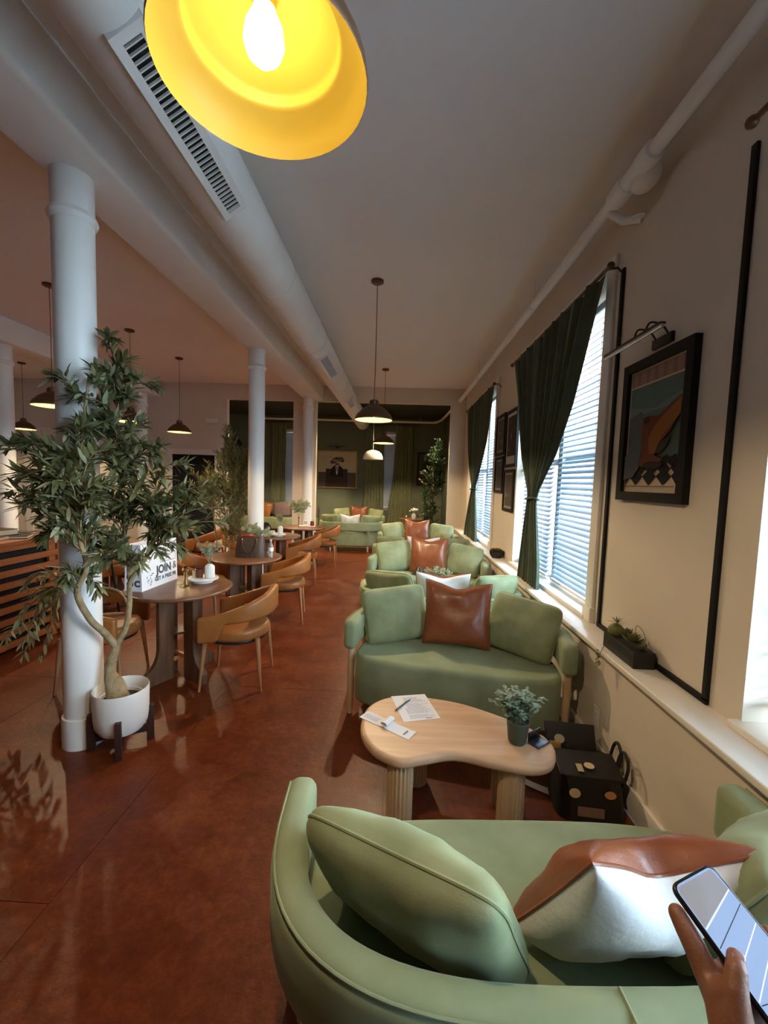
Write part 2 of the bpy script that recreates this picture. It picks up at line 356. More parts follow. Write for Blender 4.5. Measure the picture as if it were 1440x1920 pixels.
# beams
for x0, x1 in ((-1.95, -1.57), (-5.33, -4.96)):
    struct(MB().box((x0, YB, 3.19), (x1, YP, CEIL), 0.03).build('ceiling_beam', 'white_paint'))
# columns
for cx, cy in ((-1.82, 2.31), (-1.82, 5.27), (-1.79, 8.14), (-5.15, 5.3), (-5.15, 8.2), (-5.15, 2.31)):
    sh = struct(MB().lathe([(0.1, 0), (0.1, 3.19)], 32).build('column', 'white_paint', loc=(cx, cy, 0)))
    MB().lathe([(0.112, 0), (0.112, 0.16), (0.109, 0.175), (0.1, 0.18)], 32).build('base_collar', 'white_paint', sh)
    MB().lathe([(0.1, 2.94), (0.112, 2.95), (0.119, 2.97), (0.112, 2.99), (0.101, 3.0), (0.101, 3.19)], 32).build('capital', 'white_paint', sh)

# ------------------------------------------------------------------ outdoors seen between the slats
struct(MB().box((1.9, -30, -0.5), (60, 80, -0.4)).build('street_ground', 'pavement'))
bld = thing('brick_building', 'brick building across the street seen through the window slats', 'building', (11, 0, -0.4))
MB().box((0, 6, 0), (6, 26, 13)).build('wall', 'brick', bld); MB().box((0.2, 26, 0), (6, 60, 11)).build('wall', 'stone', bld); MB().box((-0.15, 6, 13), (6.2, 26.1, 13.4)).build('cornice', 'stone', bld)
wm = MB().box((-0.06, 0, 0), (0.02, 1.3, 1.9)).mesh('window', 'window_dark', False); wf = MB().box((-0.1, -0.1, -0.14), (0.03, 1.4, 0)).mesh('window_sill', 'stone', False)
for i in range(8):
    for z in (0.9, 3.7, 6.4, 9.2):
        o = obj('window', wm, bld, loc=(0, 7+i*2.4, z)); obj('window_sill', wf, o)
struct(MB().box((-9, 13.4, -0.4), (5, 13.7, 14)).build('dimming_wall', 'brick'))  # unseen wall, added close and tall to dim the far windows

# ------------------------------------------------------------------ windows and blinds
slat_me = {}
def slat(L):
    k = round(L, 3)
    if k not in slat_me:
        slat_me[k] = MB().sheet(lambda u, v: ((u-0.5)*0.05, v*L, 0.004*(1-(2*u-1)**2)), lambda u, v: ((u-0.5)*0.05, v*L, 0.004*(1-(2*u-1)**2)-0.0022), 4, 1).mesh('slat', 'blind')
    return slat_me[k]
def blind(x, y0, y1, z0, z1, label, tilt=-27, pitch=0.044, axis='y', bright='blind', group='window blinds'):
    t = thing('window_blind', label, 'blind', (x, y0, z0), 0, group)
    if axis == 'x': t.location = (x, YF+0.06, z0); t.rotation_euler.z = R(-90)
    L = y1-y0; H = z1-z0
    MB().box((-0.028, 0, H-0.05), (0.028, L, H), 0.004).build('head_rail', 'white_ceramic', t)
    MB().box((-0.025, 0, 0), (0.025, L, 0.022), 0.004).build('bottom_rail', 'white_ceramic', t)
    k = 0; z = 0.05
    while z < H-0.06:
        obj('slat', slat(L), t, loc=(0, 0, z), rot=(0, R(tilt + 3*math.sin(k*1.7)), 0)); z += pitch; k += 1
    for f in (0.15, 0.85): MB().tube([(-0.027, L*f, 0.02), (-0.027, L*f, H-0.03)], 0.0012, 5).build('ladder_cord', 'white_ceramic', t)
    return t
for i, (a, b) in enumerate(WINS):
    mid = (a+b)/2 + (0.1 if i == 2 else 0.04)
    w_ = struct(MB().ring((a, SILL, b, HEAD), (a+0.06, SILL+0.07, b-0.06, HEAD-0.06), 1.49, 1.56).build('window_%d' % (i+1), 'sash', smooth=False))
    MB().box((1.47, mid-0.05, SILL+0.03), (1.57, mid+0.05, HEAD)).build('mullion', 'sash', w_, smooth=False)
    for s0, s1 in ((a+0.06, mid-0.05), (mid+0.05, b-0.06)):
        MB().box((1.50, s0, 1.80), (1.55, s1, 1.86)).build('meeting_rail', 'sash', w_)
        MB().box((1.522, s0, SILL+0.07), (1.526, s1, 1.80)).build('pane', 'pane', w_, smooth=False); MB().box((1.532, s0, 1.86), (1.536, s1, HEAD-0.06)).build('pane', 'pane', w_, smooth=False)
    MB().box((1.30, a-0.02, SILL), (1.50, b+0.02, SILL+0.03), 0.006).build('window_stool', 'sill_paint', w_)
    for y0, y1 in ((a-0.10, a),):
        MB().box((WX-0.022, y0, SILL), (WX, y1, HEAD+0.1), 0.005).build('casing', 'sill_paint', w_)
        MB().box((WX-0.034, y0-0.006, SILL), (WX, y1+0.006, SILL+0.1), 0.004).build('plinth_block', 'sill_paint', w_)
    MB().box((WX-0.022, a, HEAD), (WX, b, HEAD+0.1), 0.005).build('casing', 'sill_paint', w_)
    if True:  # blinds of the nearest window are unseen, added to cut its daylight
        who = ('closest to the viewer, added unseen to cut its daylight', 'beside the checkerboard-floor print', 'nearest the green room')[i]
        z0 = SILL+(0.05 if i == 1 else 0.09)
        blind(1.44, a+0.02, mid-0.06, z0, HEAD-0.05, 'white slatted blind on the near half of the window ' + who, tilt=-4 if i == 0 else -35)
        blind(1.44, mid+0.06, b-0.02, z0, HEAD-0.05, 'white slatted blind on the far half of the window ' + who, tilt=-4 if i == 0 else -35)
for i, (a, b) in enumerate(FW):
    w_ = struct(MB().ring((a, 0.72, b, 3.1), (a+0.05, 0.78, b-0.05, 3.04), YF+0.1, YF+0.17, 'xz').build('window_%d' % (i+4), 'sash', smooth=False))
    MB().box((a, YF+0.1, 1.88), (b, YF+0.16, 1.94)).build('meeting_rail', 'sash', w_)
    MB().box((a+0.05, YF+0.13, 0.78), (b-0.05, YF+0.134, 3.04)).build('pane', 'pane', w_, smooth=False)
    blind(a+0.03, YF+0.06, YF+0.06+(b-a-0.06), 0.8, 3.04, ('white slatted blind in the far left window of the green room', 'white slatted blind between the curtains beside the hanging white dome lamp')[i], tilt=62, axis='x')

# ------------------------------------------------------------------ curtains
def curtain(name, label, rows, x, folds, amp, tie=None, axis='y', finials=True, rod=None, group=None, nz=40):
    """rows: list of (z, y_near, y_far) from the top down; the cloth hangs in folds between them"""
    t = thing(name, label, 'curtain', (0, 0, 0), 0, group)
    zs = [r[0] for r in rows]
    def at(v):
        z = zs[0]+(zs[-1]-zs[0])*v
        for k in range(len(rows)-1):
            if rows[k][0] >= z >= rows[k+1][0]-1e-9:
                f = (rows[k][0]-z)/(rows[k][0]-rows[k+1][0]); f2 = f
                return z, rows[k][1]+(rows[k+1][1]-rows[k][1])*f2, rows[k][2]+(rows[k+1][2]-rows[k][2])*f2
        return z, rows[-1][1], rows[-1][2]
    full = rows[0][2]-rows[0][1]
    def fn(off):
        def g(u, v):
            z, a, b = at(v); wd = b-a
            y = a+wd*(u+0.012*math.sin(9*u+3*v)); am = amp*(0.35+0.65*min(1, wd/full*1.3))
            d = am*(math.sin(2*math.pi*folds*u+0.6*math.sin(5*v)) + 0.35*math.sin(2*math.pi*folds*2.3*u+1.3+2*v)) + off
            bulge = 0.0
            return (x+d+bulge, y, z) if axis == 'y' else (y, x+d, z)
        return g
    nu = int(folds*10)
    m = MB().sheet(fn(0), fn(0.004), nu, nz)
    m.build('cloth', 'curtain' if axis == 'y' else 'curtain_lit', t, ang=80)
    if tie:
        z, a, b = tie; c = (a+b)/2; r = (b-a)/2+0.015
        P = [((x+0.045*math.cos(q), c+r*math.sin(q), z+0.01*math.sin(2*q)) if axis == 'y' else (c+r*math.sin(q), x+0.045*math.cos(q), z)) for q in [2*math.pi*k/20 for k in range(21)]]
        MB().tube(P, 0.009, 6, False).build('tie_back', 'curtain', t)
    return t
def rod(label, x, y0, y1, z, axis='y', wall=WX):
    t = thing('curtain_rod', label, 'curtain rod', (0, 0, 0), 0, 'curtain rods')
    P = (lambda a, dx=0, dz=0: (x+dx, a, z+dz)) if axis == 'y' else (lambda a, dx=0, dz=0: (a, x+dx, z+dz))
    MB().tube([P(y0), P(y1)], 0.011, 10).build('pole', 'bronze', t)
    for e in (y0, y1):
        MB().sphere(P(e), 0.022, 12, 8).build('finial', 'bronze', t)
        yy = e+(0.05 if e == y0 else -0.05)
        MB().tube([P(yy), P(yy, (wall-x)*0.6, 0.012), P(yy, wall-x, -0.03)], 0.007, 6).build('bracket', 'black_metal', t)
    return t
rod('dark curtain rod over the window beside the framed checkerboard-floor print', 1.23, 2.62, 4.75, 2.93)
rod('dark curtain rod over the window nearest the green room', 1.23, 5.62, 7.78, 2.93)
rod('end of a dark curtain rod above the nearest window', 1.23, -0.6, 1.63, 2.93)
curtain('curtain', 'dark green curtain tied back beside the framed checkerboard-floor print', [(2.93, 2.72, 4.62), (2.5, 2.95, 4.45), (2.2, 3.10, 4.36), (1.86, 3.34, 4.2), (1.53, 3.72, 3.94), (1.44, 3.74, 3.96), (0.9, 3.58, 4.08), (0.56, 3.56, 4.14)], 1.235, 9, 0.026, (1.485, 3.73, 3.95), group='tied curtains')
curtain('curtain', 'dark green curtain tied back over the window nearest the green room', [(2.93, 5.72, 7.66), (2.5, 5.9, 7.55), (2.2, 6.05, 7.45), (1.86, 6.35, 7.25), (1.57, 6.66, 6.95), (1.48, 6.68, 6.98), (0.9, 6.45, 7.35), (0.56, 6.42, 7.5)], 1.235, 9, 0.026, (1.52, 6.67, 6.97), group='tied curtains')
curtain('curtain', 'floor-length green curtain on the picture side of the far window', [(3.22, -0.98, -0.45), (1.8, -1.0, -0.42), (0.05, -1.06, -0.4)], YF-0.07, 7, 0.022, axis='x', group='green room curtains')
curtain('curtain', 'floor-length green curtain on the leafy tree side of the far window', [(3.26, -0.10, 0.40), (1.8, -0.16, 0.42), (0.05, -0.36, 0.44)], YF-0.07, 7, 0.022, axis='x', group='green room curtains')
curtain('curtain', 'dark green curtain seen between the two pale columns', [(3.26, -3.87, -3.42), (1.8, -3.87, -3.42), (0.5, -3.88, -3.42)], YF-0.07, 7, 0.022, axis='x', group='green room curtains')
rod('dark curtain rod on the far wall over the slatted window', YF-0.07, -1.15, 0.55, 3.28, 'x', YF)
rod('dark curtain rod on the far wall at the left of the green room', YF-0.07, -4.0, -2.5, 3.28, 'x', YF)

# ------------------------------------------------------------------ black wall moulding, ceiling pipe, duct
mo = thing('wall_moulding', 'black wall moulding framing the panel with the checkerboard-floor print', 'moulding', (WX, 0, 0))
MB().box((-0.016, 1.72, 0.715), (0, 1.75, 2.94), 0.004).build('upright', 'trim_black', mo); MB().box((-0.016, 2.655, 0.715), (0, 2.685, 2.94), 0.004).build('upright', 'trim_black', mo)
MB().box((-0.016, 1.72, 0.702), (0, 2.685, 0.73), 0.004).build('rail', 'trim_black', mo)
pp = thing('ceiling_pipe', 'white painted pipe running under the ceiling along the windows', 'pipe', (1.2, 0, 3.26))
MB().tube([(0, YB+0.05, 0), (0, YP-0.01, 0)], 0.036, 14).build('pipe_run', 'white_paint', pp)
fit = MB().tube([(0, 2.18, 0), (0, 2.28, 0)], 0.052, 14).tube([(0, 2.42, 0), (0, 2.56, 0)], 0.055, 14).tube([(0, 2.28, 0), (0, 2.42, 0)], 0.046, 14)
fit.build('coupling', 'white_paint', pp)
MB().sphere((0.045, 2.34, -0.02), 0.07, 16, 10, sy=1.35).build('valve_body', 'white_paint', pp)
MB().tube([(0, 2.62, -0.03), (0.06, 2.58, -0.1), (0.138, 2.52, -0.12)], 0.024, 10).lathe([(0.04, 0), (0.04, 0.012)], 16, (0.125, 2.52, -0.126)).build('branch_pipe', 'white_paint', pp)
for y in (0.6, 4.0, 6.6): MB().tube([(0, y, 0.03), (0, y, 0.24)], 0.006, 6).tube([(0, y-0.012, 0), (0, y+0.012, 0)], 0.041, 14).build('hanger', 'white_paint', pp)
MB().tube([(0.0, 8.3, 0), (0.0, 8.45, -0.0)], 0.046, 14).build('coupling', 'white_paint', pp)
p2_ = thing('sprinkler_pipe', 'thin white pipe crossing the dark ceiling of the green room', 'pipe', (0, YF-0.25, 3.36))
MB().tube(smooth_path([(-4.4, 0, 0), (0.6, 0, 0), (0.95, 0, 0), (1.13, -0.3, 0.0), (1.2, -1.2, 0.0), (1.2, -3.64, -0.08)], 6), 0.034, 10).build('pipe_run', 'white_paint', p2_)
for x in (-3.3, -1.5, 0.2): MB().tube([(x, 0, 0), (x, 0, -0.08)], 0.012, 8).build('sprinkler_head', 'chrome', p2_); MB().tube([(x+0.4, 0, 0), (x+0.4, 0, 0.14)], 0.005, 6).build('hanger', 'white_paint', p2_)

DX, DZ, DR = -1.05, 3.22, 0.178
du = thing('air_duct', 'large round white air duct hanging below the ceiling beside the beam', 'duct', (DX, 0, DZ))
MB().tube([(0, YB+0.02, 0), (0, 11.9, 0)], DR, 40).build('duct_body', 'white_paint', du, ang=30)
MB().sphere((0, 11.9, 0), DR, 32, 10, sy=0.35).build('end_cap', 'white_paint', du)
for y in (-1.2, 0.3, 3.4, 4.85, 7.0, 9.8): MB().tube([(0, y-0.012, 0), (0, y+0.012, 0)], DR+0.005, 40).build('seam_band', 'white_paint', du, ang=30)
for y in (-0.5, 2.9, 6.6): MB().tube([(0, y, DR*0.9), (0, y, CEIL-DZ-0.002)], 0.006, 6).build('hanger', 'white_paint', du)
def vent(y0, y1, ang, wd, n, depth=0.02):
    L = y1-y0; mt = Matrix.Translation((0, (y0+y1)/2, 0)) @ Matrix.Rotation(R(-ang), 4, 'Y')
    b = 0.035; zt = -DR-0.012
    v = MB().ring((-wd/2-b, -L/2-b, wd/2+b, L/2+b), (-wd/2, -L/2, wd/2, L/2), zt, zt+0.05, 'xy').build('air_vent', 'white_paint', du, smooth=False, mtx=mt)
    MB().box((-wd/2, -L/2, zt+0.012), (wd/2, L/2, zt+0.016)).build('vent_shade', 'p_black', v)  # black plate painting the shade inside the duct
    lm = MB().box((-wd/2, -0.0024, zt+0.001), (wd/2, 0.0024, zt+0.011)).mesh('louver', 'white_paint', False)
    for k in range(n): obj('louver', lm, v, loc=(0, -L/2+(k+0.5)*L/n, 0))
vent(1.48, 2.36, 33, 0.075, 32); vent(5.1, 5.95, 33, 0.10, 20); vent(7.75, 8.35, 33, 0.10, 12)

# ------------------------------------------------------------------ upholstery
def band_mesh(path, zb, zt, half, r, material, name, cap=4):
    """upholstered rail swept along a plan path [(x, y)]; zb(i), zt(i) its lower and upper edge; rounded section and rounded ends"""
    P = [Vector((x, y)) for x, y in path]; n = len(P); m = MB(); ns = 4
    def section(h, z0, z1, rr):
        pts = []
        for cx, cz, a0 in ((h-rr, z1-rr, 0), (-h+rr, z1-rr, 90), (-h+rr, z0+rr, 180), (h-rr, z0+rr, 270)):
            for k in range(ns+1):
                a = R(a0+90*k/ns); pts.append((cx+rr*math.cos(a), cz+rr*math.sin(a)))
        return pts
    rings = []
    def put(p, nrm, h, z0, z1, rr): rings.append([(p.x+nrm.x*q, p.y+nrm.y*q, z) for q, z in section(h, z0, z1, rr)])
    T = [(P[min(i+1, n-1)]-P[max(i-1, 0)]).normalized() for i in range(n)]; N = [Vector((t.y, -t.x)) for t in T]
    for k in range(cap):
        a = math.pi/2*(k+0.15)/cap; s = math.sin(a); e = r*(1-math.cos(math.pi/2-a)); ins = r*(1-s)
        put(P[0]-T[0]*r*math.cos(a)+T[0]*0, N[0], half-ins, zb(0)+ins, zt(0)-ins, max(r-ins, 0.002)*0.98)
    for i in range(n): put(P[i], N[i], half, zb(i), zt(i), r)
    for k in range(cap-1, -1, -1):
        a = math.pi/2*(k+0.15)/cap; ins = r*(1-math.sin(a))
        put(P[-1]+T[-1]*r*math.cos(a), N[-1], half-ins, zb(n-1)+ins, zt(n-1)-ins, max(r-ins, 0.002)*0.98)
    L = len(rings[0]); vs = [v for q in rings for v in q]
    fs = [(i*L+j, i*L+(j+1) % L, (i+1)*L+(j+1) % L, (i+1)*L+j) for i in range(len(rings)-1) for j in range(L)]
    fs += [tuple(range(L))[::-1], tuple(range((len(rings)-1)*L, len(rings)*L))]
    return m.add(vs, fs).mesh(name, material, True, 60)
SW, SB, SY0, SD, STIP, SFRONT = 0.735, 0.36, -0.16, 0.52, -0.24, -0.36
def super_arc(hw, y0, d, n=3.0, k=44):
    pts = []
    for i in range(k+1):
        a = math.pi*(1-i/k); c, s_ = math.cos(a), math.sin(a)
        pts.append((hw*math.copysign(abs(c)**(2/n), c), y0+d*abs(s_)**(2/n)))
    return pts
def resample(pts, n):
    P = [Vector(p) for p in pts]; P.append(P[0]); d = [0]
    for i in range(1, len(P)): d.append(d[-1]+(P[i]-P[i-1]).length)
    out = []; j = 0
    for k in range(n):
        t = d[-1]*k/n
        while d[j+1] < t: j += 1
        q = (t-d[j])/max(d[j+1]-d[j], 1e-9); v = P[j].lerp(P[j+1], q); out.append((v.x, v.y))
    return out
def make_sofa():
    hw = SW-0.045; path = [(-hw, STIP), (-hw, (STIP+SY0)/2)]+super_arc(hw, SY0, SD-0.045)+[(hw, (STIP+SY0)/2), (hw, STIP)]
    me = {}
    me['back_band'] = band_mesh(path, lambda i: 0.465, lambda i: 0.66, 0.045, 0.036, 'velvet', 'back_band')
    hs = SW-0.075; arc = super_arc(hs, SY0, SD-0.075, 2.8, 40)
    fr = [(x, SY0-(y-SY0)) for x, y in super_arc(hs, SY0, SY0-SFRONT, 3.4, 160)][::-1]
    raw = super_arc(hs, SY0, SD-0.075, 2.8, 160)+fr[1:-1]
    me['seat'] = MB().prism(ccw(resample(raw, 150)), 0.12, 0.45, 0.034, 5).mesh('seat', 'velvet', True, 60)
    leg = []
    for s in (-1, 1):
        leg.append(MB().tube([(s*(hw+0.0), STIP+0.03, 0), (s*(hw+0.0), STIP+0.03, 0.47)], [0.019, 0.026], 14).mesh('leg', 'oak_leg'))
        leg.append(MB().tube([(s*0.42, 0.25, 0), (s*0.42, 0.25, 0.125)], [0.019, 0.024], 14).mesh('leg', 'oak_leg'))
        leg.append(MB().tube([(s*0.42, 0.315, 0.4), (s*0.42, 0.315, 0.47)], [0.02, 0.02], 12).mesh('back_post', 'leg_wood'))
    off = []
    for i in range(len(path)):
        a_, b_ = Vector(path[max(i-1, 0)]), Vector(path[min(i+1, len(path)-1)]); t_ = (b_-a_).normalized(); off.append((path[i][0]-t_.y*0.037, path[i][1]+t_.x*0.037, 0.6535))
    me['piping'] = MB().tube(off, 0.0035, 6).mesh('piping', 'velvet')
    seam = [MB().tube([(0.0, SB+0.0015, 0.49), (0.0, SB+0.0022, 0.56), (0, SB+0.0015, 0.64)], 0.0028, 6).mesh('seam', 'velvet'),
            MB().tube([(x, SY0+SD, 0.656) if False else (x, y, 0.6605) for x, y in [(0, SB-0.012), (0, SB-0.07)]], 0.003, 6).mesh('seam', 'velvet')]
    return me, leg, seam
sofa_me, sofa_legs, sofa_seams = make_sofa()
def sofa(x, y, rz, label):
    t = thing('curved_sofa', label, 'sofa', (x, y, 0), R(rz), 'curved green sofas')
    obj('seat', sofa_me['seat'], t); b = obj('back_band', sofa_me['back_band'], t)
    for l in sofa_legs: obj(l.name.split('.')[0], l, t)
    for s in sofa_seams: obj('seam', s, b)
    obj('piping', sofa_me['piping'], b)
    return t
def pil_xy(u, v, w, h, pinch, chop):
    x = w/2*u*(1-pinch*(1-v*v)*abs(u)**2); z = h/2*v*(1-pinch*(1-u*u)*abs(v)**2)
    k = 0.055 if pinch < 0.06 else 0.0; q = (abs(u)*abs(v))**5; x -= k*w*q*u; z -= k*h*q*v          # soft rounded corners
    if chop and v > 0: z -= chop*math.exp(-(u/0.42)**2)*v**2
    if chop and v > 0.3: z += chop*0.35*abs(u)**3*v
    return x, z
def pillow_halves(w, h, t, seed, pinch=0.045, chop=0.0, n=20, wr=0.014):
    rnd = random.Random(seed); ox, oy = rnd.uniform(0, 50), rnd.uniform(0, 50); out = []
    def base(u, v):
        return pil_xy(u, v, w, h, pinch, chop)
    for sgn, nm in ((-1, 'front_panel'), (1, 'back_panel')):
        def fn(i, j, sgn=sgn):
            u = math.sin((i*2-1)*math.pi/2*0.999); v = math.sin((j*2-1)*math.pi/2*0.999)
            if i in (0, 1): u = i*2-1
            if j in (0, 1): v = j*2-1
            x, z = base(u, v); e = max(0, (1-u*u))*max(0, (1-v*v)); th = t/2*e**0.36
            wv = noise.noise(Vector((x*7+ox, z*7+oy, sgn*3))) + 0.5*noise.noise(Vector((x*16+ox, z*10+oy, sgn*5)))
            th += wr*wv*min(1, e*3)
            cr = abs(u)*abs(v); th -= 0.0
            return (x, sgn*th, z)
        out.append((nm, fn))
    return [(nm, MB().grid(fn, n, n)) for nm, fn in out]
def pillow(label, w, h, t, mtx, mats, seed, parent_cat='cushion', group=None, **k):
    o = thing('cushion', label, 'cushion', (0, 0, 0), 0, group); o.matrix_world = mtx
    for (nm, m), mt_ in zip(pillow_halves(w, h, t, seed, **k), mats): m.build(nm, mt_, o, ang=70)
    wl = [0]
    def edge(a, b):
        P = []
        for i in range(25):
            q = -1+2*i/24; u, v = (q, a) if b else (a, q)
            x, z = pil_xy(u, v, w, h, k.get('pinch', 0.045), k.get('chop', 0))
            P.append((x, 0, z))
        return P
    P = edge(-1, True)+edge(1, False)[1:]+edge(1, True)[::-1][1:]+edge(-1, False)[::-1][1:]
    MB().tube(P, 0.0045, 6, False).build('piping', mats[0], o)
    return o
def on_sofa(sx, sy, rz, lx, ly, lz, turn, lean, roll=0):
    return Matrix.Translation((sx, sy, 0)) @ Matrix.Rotation(R(rz), 4, 'Z') @ Matrix.Translation((lx, ly, lz)) @ Matrix.Rotation(R(turn), 4, 'Z') @ Matrix.Rotation(R(-lean), 4, 'X') @ Matrix.Rotation(R(roll), 4, 'Y')
G = ['velvet_pillow', 'velvet_pillow']; LW = ['leather', 'white_fabric']
def dress(sx, sy, rz, words, seed, left=(-0.44, 0.075, 0.635, 30, 20, -4), mid=(0.0, 0.085, 0.67, 0, 14, 0), right=(0.44, 0.075, 0.635, -30, 20, 4), sizes=((0.50, 0.40, 0.17), (0.47, 0.44, 0.17), (0.50, 0.40, 0.17)), chop=0.035):
    pillow(words[0], *sizes[0], on_sofa(sx, sy, rz, *left), G, seed, group='green sofa cushions')
    pillow(words[1], *sizes[1], on_sofa(sx, sy, rz, *mid), LW, seed+1, group='two-tone sofa cushions', chop=chop, pinch=0.06, wr=0.02)
    pillow(words[2], *sizes[2], on_sofa(sx, sy, rz, *right), G, seed+2, group='green sofa cushions')
S = [(0.435, 1.018, 183, 'nearest green sofa with its curved back towards the viewer'),
     (0.438, 2.82, -10.9, 'green sofa facing the kidney-shaped coffee table'),
     (0.415, 3.66, 180, 'green sofa back to back with the one facing the coffee table'),
     (0.416, 5.19, -8, 'green sofa behind the small black cone lamp, second one facing the viewer'),
     (0.39, 5.97, 180, 'green sofa turned away, in front of the window nearest the green room'),
     (0.39, 7.69, 0, 'green sofa facing the viewer just before the green room opening'),
     (-1.05, 9.42, 180, 'green sofa turned away at the entrance of the green room'),
     (-1.05, 11.3, 0, 'green sofa under the framed portrait on the far wall')]
for s in S: sofa(*s)
where = ['on the nearest sofa', 'on the sofa facing the coffee table', 'on the turned-away sofa behind the coffee table', 'on the sofa behind the cone lamp', 'on the turned-away sofa by the second window', 'on the last sofa before the green room', 'on the turned-away sofa entering the green room', 'on the sofa under the framed portrait']
for i, (sx, sy, rz, _) in enumerate(S):
    away = rz > 90
    a = 'sage green cushion at the window end ' if not away else 'sage green cushion at the aisle end '
    words = ['sage green cushion at the aisle end '+where[i], ('white-backed leather cushion in the middle ' if away else 'brown leather cushion in the middle ')+where[i], 'sage green cushion at the window end '+where[i]]
    if i >= 6: words[2] = 'sage green cushion at the curtain end '+where[i]; words[0] = 'sage green cushion at the column end '+where[i]
    if away: words = [words[2], words[1], words[0]]
    kw = {}
    if i == 0: kw = dict(left=(-0.46, 0.06, 0.63, 30, 26, -6), mid=(-0.135, 0.09, 0.635, 6, 30, -7), right=(0.37, 0.07, 0.62, -30, 30, 6), sizes=((0.46, 0.40, 0.18), (0.44, 0.43, 0.20), (0.52, 0.42, 0.19)), chop=0.07)
    elif away: kw = dict(mid=(0.0, 0.085, 0.625, 0, 20, 0))
    dress(sx, sy, rz, words, 11+7*i, **kw)

# ------------------------------------------------------------------ pendant lamps
def pendant_meshes(r=0.18):
    k = r/0.18
    outer = [(0.18, 0.0), (0.1815, 0.006), (0.178, 0.026), (0.164, 0.053), (0.138, 0.076), (0.132, 0.086), (0.108, 0.107), (0.078, 0.126), (0.054, 0.137)]
    inner = [(0.052, 0.133), (0.076, 0.123), (0.104, 0.105), (0.124, 0.090), (0.1285, 0.086), (0.130, 0.082), (0.1305, 0.068), (0.133, 0.0645), (0.138, 0.062), (0.160, 0.047), (0.174, 0.024), (0.1785, 0.004)]
    sh = MB().lathe([(a*k, z*k) for a, z in outer]+[(0.001, 0.1375*k)], 48, caps=False)
    ins = MB().lathe([(0.001, 0.1335*k)]+[(a*k, z*k) for a, z in inner]+[(0.18*k, 0.0)], 48, caps=False)
    cap = MB().lathe([(0.056*k, 0.135*k), (0.052*k, 0.146*k), (0.044*k, 0.150*k), (0.044*k, 0.182*k), (0.03*k, 0.194*k), (0.008*k, 0.20*k)], 24)
    sock = MB().lathe([(0.020, 0.132*k), (0.020, 0.112*k)], 16)
    bulb = MB().lathe([(0.001, 0.026*k), (0.016*k, 0.029*k), (0.029*k, 0.042*k), (0.035*k, 0.060*k), (0.032*k, 0.082*k), (0.021*k, 0.105*k), (0.018*k, 0.114*k)], 20)
    return sh.mesh('lamp_shade', 'bronze'), ins.mesh('shade_lining', 'lamp_inside'), cap.mesh('shade_cap', 'bronze'), sock.mesh('socket', 'brass'), bulb.mesh('bulb', 'bulb')
PM = pendant_meshes()
PM_FAR = (PM[1].copy(), PM[4].copy()); PM_FAR[0].materials[0] = M['lamp_inside_glow']; PM_FAR[1].materials[0] = M['bulb_far']
def lamp_light(t, loc, watts, cone=158):
    l = bpy.data.lights.new('bulb_light', 'SPOT'); l.energy = watts; l.color = (1.0, 0.74, 0.44); l.spot_size = R(cone); l.spot_blend = 0.25; l.shadow_soft_size = 0.02
    o = bpy.data.objects.new('bulb_light', l); col.objects.link(o); o.parent = t; o.location = loc
def pendant(x, y, z, label, top=CEIL, near=False):
    t = thing('pendant_lamp', label, 'pendant lamp', (x, y, z), 0, 'bronze pendant lamps')
    s = obj('lamp_shade', PM[0], t); obj('shade_lining', PM[1] if near else PM_FAR[0], s); obj('shade_cap', PM[2], s); obj('socket', PM[3], t); obj('bulb', PM[4] if near else PM_FAR[1], t)
    lamp_light(t, (0, 0, 0.016), LAMP_W*(0.9 if near else 1.7 if x > -1 else 1.15))
    h = top-z
    MB().tube([(0, 0, 0.195), (0.003, 0, h*0.5), (0, 0, h-0.02)], 0.0035, 6).build('cord', 'bronze', t)
    MB().lathe([(0.06, h-0.001), (0.06, h-0.018), (0.045, h-0.028), (0.006, h-0.032)], 24).build('ceiling_canopy', 'bronze', t)
    return t
pendant(-0.257, 0.766, 2.29, 'large glowing pendant lamp close overhead, seen from below', near=True)
pendant(-0.257, 4.08, 2.19, 'bronze pendant lamp hanging above the sofas in the middle')
pendant(-0.27, 7.18, 2.25, 'bronze pendant lamp above the last sofa before the green room')
pendant(-3.63, 4.27, 2.27, 'bronze pendant lamp half hidden by the near olive tree crown, nearest the big column')
pendant(-3.63, 5.54, 2.29, 'bronze pendant lamp seen through the olive tree twigs')
pendant(-3.63, 6.79, 2.30, 'bronze pendant lamp hanging clear before the back wall')
pendant(-6.75, 7.3, 2.33, 'bronze pendant lamp beyond the far row of columns')
dm = thing('dome_lamp', 'white plaster dome lamp hanging in the green room opening', 'pendant lamp', (-0.63, 10.2, 2.12))
MB().lathe([(0.245, 0.0), (0.247, 0.03), (0.235, 0.09), (0.20, 0.155), (0.14, 0.205), (0.06, 0.232), (0.001, 0.236)], 36, caps=False).build('lamp_shade', 'ceramic', dm)
MB().lathe([(0.245, 0.0), (0.235, 0.03), (0.222, 0.085), (0.19, 0.145), (0.13, 0.193), (0.05, 0.218), (0.001, 0.222)], 36, caps=False).build('shade_lining', 'ceramic', dm)
MB().tube([(0, 0, 0.235), (0, 0, 1.36)], 0.005, 6).build('cord', 'white_paint', dm); MB().lathe([(0.05, 1.379), (0.05, 1.36), (0.006, 1.35)], 20).build('ceiling_canopy', 'white_paint', dm)
MB().sphere((0, 0, 0.11), 0.035, 14, 10).build('bulb', 'white_ceramic', dm)
